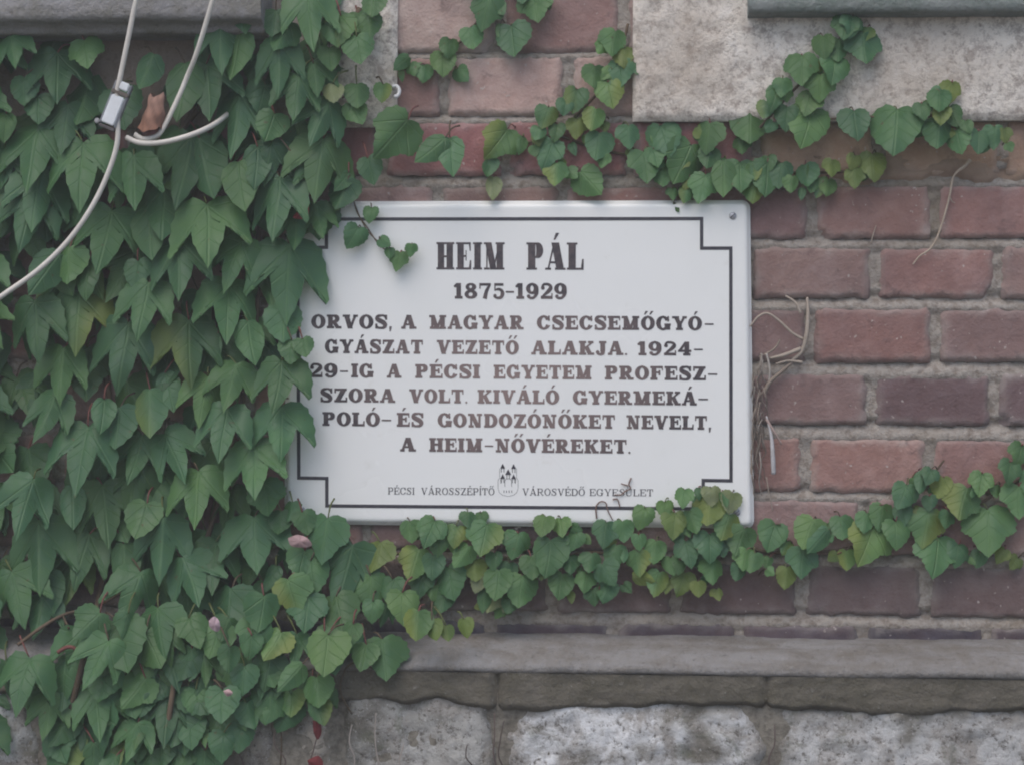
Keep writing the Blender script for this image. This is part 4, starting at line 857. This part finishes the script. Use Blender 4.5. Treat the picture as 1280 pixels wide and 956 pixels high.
def clamp():
    root = tag(empty('cable_clamp', at(146, 140, 0.12)), 'white open plastic clamp gripping the cable above the ivy', 'clamp')
    ax = (at(158, 108, .125) - at(139, 156, .125)).normalized(); nr = Vector((0.25, -0.92, 0.25)); nr = (nr - ax * nr.dot(ax)).normalized(); sd = ax.cross(nr)
    c = at(146, 133, .122)
    def obox(name, m, col, a0, a1, s0, s1, n0, n1, bev=0.0012):
        bm = bmesh.new(); vs_ = [bm.verts.new(c + ax * a + sd * s + nr * n) for a in (a0, a1) for s in (s0, s1) for n in (n0, n1)]
        for f in ((0, 1, 3, 2), (4, 6, 7, 5), (0, 4, 5, 1), (2, 3, 7, 6), (0, 2, 6, 4), (1, 5, 7, 3)): bm.faces.new([vs_[i] for i in f])
        bmesh.ops.recalc_face_normals(bm, faces=bm.faces); bmesh.ops.bevel(bm, geom=bm.edges, offset=bev, segments=2, affect='EDGES')
        mb = MB(); bm.verts.index_update(); mb.add([v.co.copy() for v in bm.verts], [tuple(v.index for v in f.verts) for f in bm.faces], col); bm.free()
        return mb.build(name, m, root, False)
    WHT = (0.80, 0.82, 0.84); GR = (0.33, 0.34, 0.37)
    obox('channel_plate', M_PLASTIC, WHT, -0.024, 0.012, -0.010, 0.006, 0.004, 0.0068); obox('channel_plate', M_PLASTIC, WHT, 0.020, 0.030, -0.006, 0.006, 0.004, 0.0068)
    obox('channel_wall', M_PLASTIC, GR, -0.026, 0.030, 0.0062, 0.0088, -0.016, 0.006); obox('channel_wall', M_PLASTIC, GR, -0.026, 0.030, -0.0122, -0.0098, -0.016, 0.004)
    obox('end_cap', M_METAL, (0.16, 0.14, 0.14), -0.030, -0.0262, -0.012, 0.0088, -0.014, 0.005); obox('strap', M_METAL, (0.18, 0.15, 0.13), 0.013, 0.0185, -0.0125, 0.0092, -0.012, 0.0072)
    obox('screw_lug', M_METAL, (0.5, 0.48, 0.48), -0.028, -0.022, -0.018, -0.0126, -0.004, 0.004)
clamp()
def blade(name, label, cat, pts, d, col, curl, mat, group=None):
    """a thin curled scrap: outline in photo pixels, bowed out from the wall"""
    cx = sum(p[0] for p in pts) / len(pts); cy = sum(p[1] for p in pts) / len(pts); V = []; mb = MB(); m = len(pts)
    rr = max(math.hypot(p[0] - cx, p[1] - cy) for p in pts)
    P = [(v.x, v.y) for v in smooth([Vector((*p, 0)) for p in pts + pts[:1]], 4)[:-1]]; m = len(P)
    V.append(at(cx, cy, d + curl)); C = [col]
    for q in (0.35, 0.7, 1.0):
        for i, (x, y) in enumerate(P):
            k = 1 - q * q; h = curl * k + 0.25 * curl * math.sin(i * 0.9) * q + curl * 0.35 * fbm(x * .15, y * .15, 2, 3)
            V.append(at(cx + (x - cx) * q, cy + (y - cy) * q, d + h)); f = 1 + 0.5 * fbm(x * .12, y * .12, 7, 3); C.append(tuple(c * f for c in col))
    F = [(0, 1 + i, 1 + (i + 1) % m) for i in range(m)]
    for r in range(2):
        a, b = 1 + r * m, 1 + (r + 1) * m; F += [(a + i, b + i, b + (i + 1) % m, a + (i + 1) % m) for i in range(m)]
    mb.add(V, F, C); return tag(mb.build(name, mat), label, cat, group)
def dry_leaf():
    # a leaf rolled into a ribbed cone
    mb = MB(); V = []; nu, nv = 22, 14
    a, b = at(197, 119, .105), at(188, 163, .112)
    for j in range(nv):
        f = j / (nv - 1); c = a + (b - a) * f; r = 0.0065 + 0.0065 * f ** 0.7 + 0.0008 * math.sin(f * 13)
        for i in range(nu):
            an = -0.4 + 4.9 * i / (nu - 1); q = r * (1 + 0.16 * math.sin(an * 3 + f * 4) + 0.1 * i / nu)
            V.append((c.x + q * math.cos(an) * 1.05, c.y - q * math.sin(an) * 0.8, c.z + 0.003 * math.sin(an * 2 + 1) + 0.001 * math.sin(5 * an)))
    C = [tuple(c_ * (0.75 + 0.55 * abs(math.sin(i * 0.8 + j * 0.5))) for c_ in (0.27 - 0.06 * (j / nv), 0.165 - 0.06 * (j / nv), 0.13 - 0.06 * (j / nv))) for j in range(nv) for i in range(nu)]
    mb.add(V, grid_faces(nu, nv), C); tag(mb.build('dried_leaf', M_DRY), 'rolled reddish brown dried leaf caught between the two white cables', 'dried leaf')
dry_leaf()
PK = (0.34, 0.23, 0.23)
blade('dried_leaf', 'flat pinkish dried leaf lying on the ivy below the lower left plaque corner', 'dried leaf', [(360, 672), (372, 668), (384, 672), (390, 681), (378, 684), (364, 682)], .075, PK, .004, M_DRY)
blade('dried_leaf', 'small pale pink petal-shaped scrap on a round dark ivy leaf', 'dried leaf', [(261, 775), (268, 770), (274, 776), (275, 786), (270, 789), (262, 783)], .135, (0.42, 0.31, 0.34), .004, M_DRY)
blade('dried_leaf', 'tiny pink dried scrap low in the ivy above the stones', 'dried leaf', [(279, 863), (286, 861), (291, 866), (284, 870)], .125, (0.46, 0.31, 0.31), .003, M_DRY)
RD = (0.14, 0.03, 0.032)
blade('red_leaf', 'small red leaf on the dusty stone just below the ivy edge', 'red leaf', [(391, 900), (399, 898), (402, 914), (397, 924), (392, 914)], .098, RD, .003, M_DRY)
blade('red_leaf', 'red leaf at the bottom edge on the stones below the ivy', 'red leaf', [(384, 950), (398, 944), (404, 956), (392, 966)], .098, RD, .003, M_DRY)
blade('red_leaf', 'red leaf tucked behind the ivy at the upper left plaque corner', 'red leaf', [(374, 262), (384, 248), (386, 268), (378, 274), (366, 272)], .055, (0.26, 0.045, 0.045), .004, M_DRY)
def hook():
    mb = MB(); c = at(494, 115, .02); pts = []
    for i in range(12):
        a = 2.0 - 3.7 * i / 11; pts.append((c.x + 0.0055 * math.cos(a), -0.020 - 0.006 * (i / 11), c.z + 0.007 * math.sin(a)))
    pts.insert(0, (c.x - 0.003, 0.0, c.z + 0.006)); mb.tube(pts, 0.0024, (0.78, 0.78, 0.78), 10, 3)
    tag(mb.build('wall_hook', M_PLASTIC), 'small white curved hook in the joint beside the stone block above the plaque', 'hook')
hook()

def veil_box():  # added volume lifting the dark tones like lens glare; the air itself is clear
    mb = MB(); mb.box(-15, -15, -2.1, 15, 15, 2.2); m = bpy.data.materials.new('glare veil'); m.use_nodes = True; t = m.node_tree
    t.nodes.remove(t.nodes['Principled BSDF']); v = t.nodes.new('ShaderNodeVolumePrincipled')
    v.inputs['Color'].default_value = (0.93, 0.90, 0.88, 1); v.inputs['Density'].default_value = 0.026; v.inputs['Anisotropy'].default_value = 0.2
    t.links.new(v.outputs[0], t.nodes['Material Output'].inputs['Volume'])
    tag(mb.build('veil_box', m, None, False), kind='stuff')
veil_box()
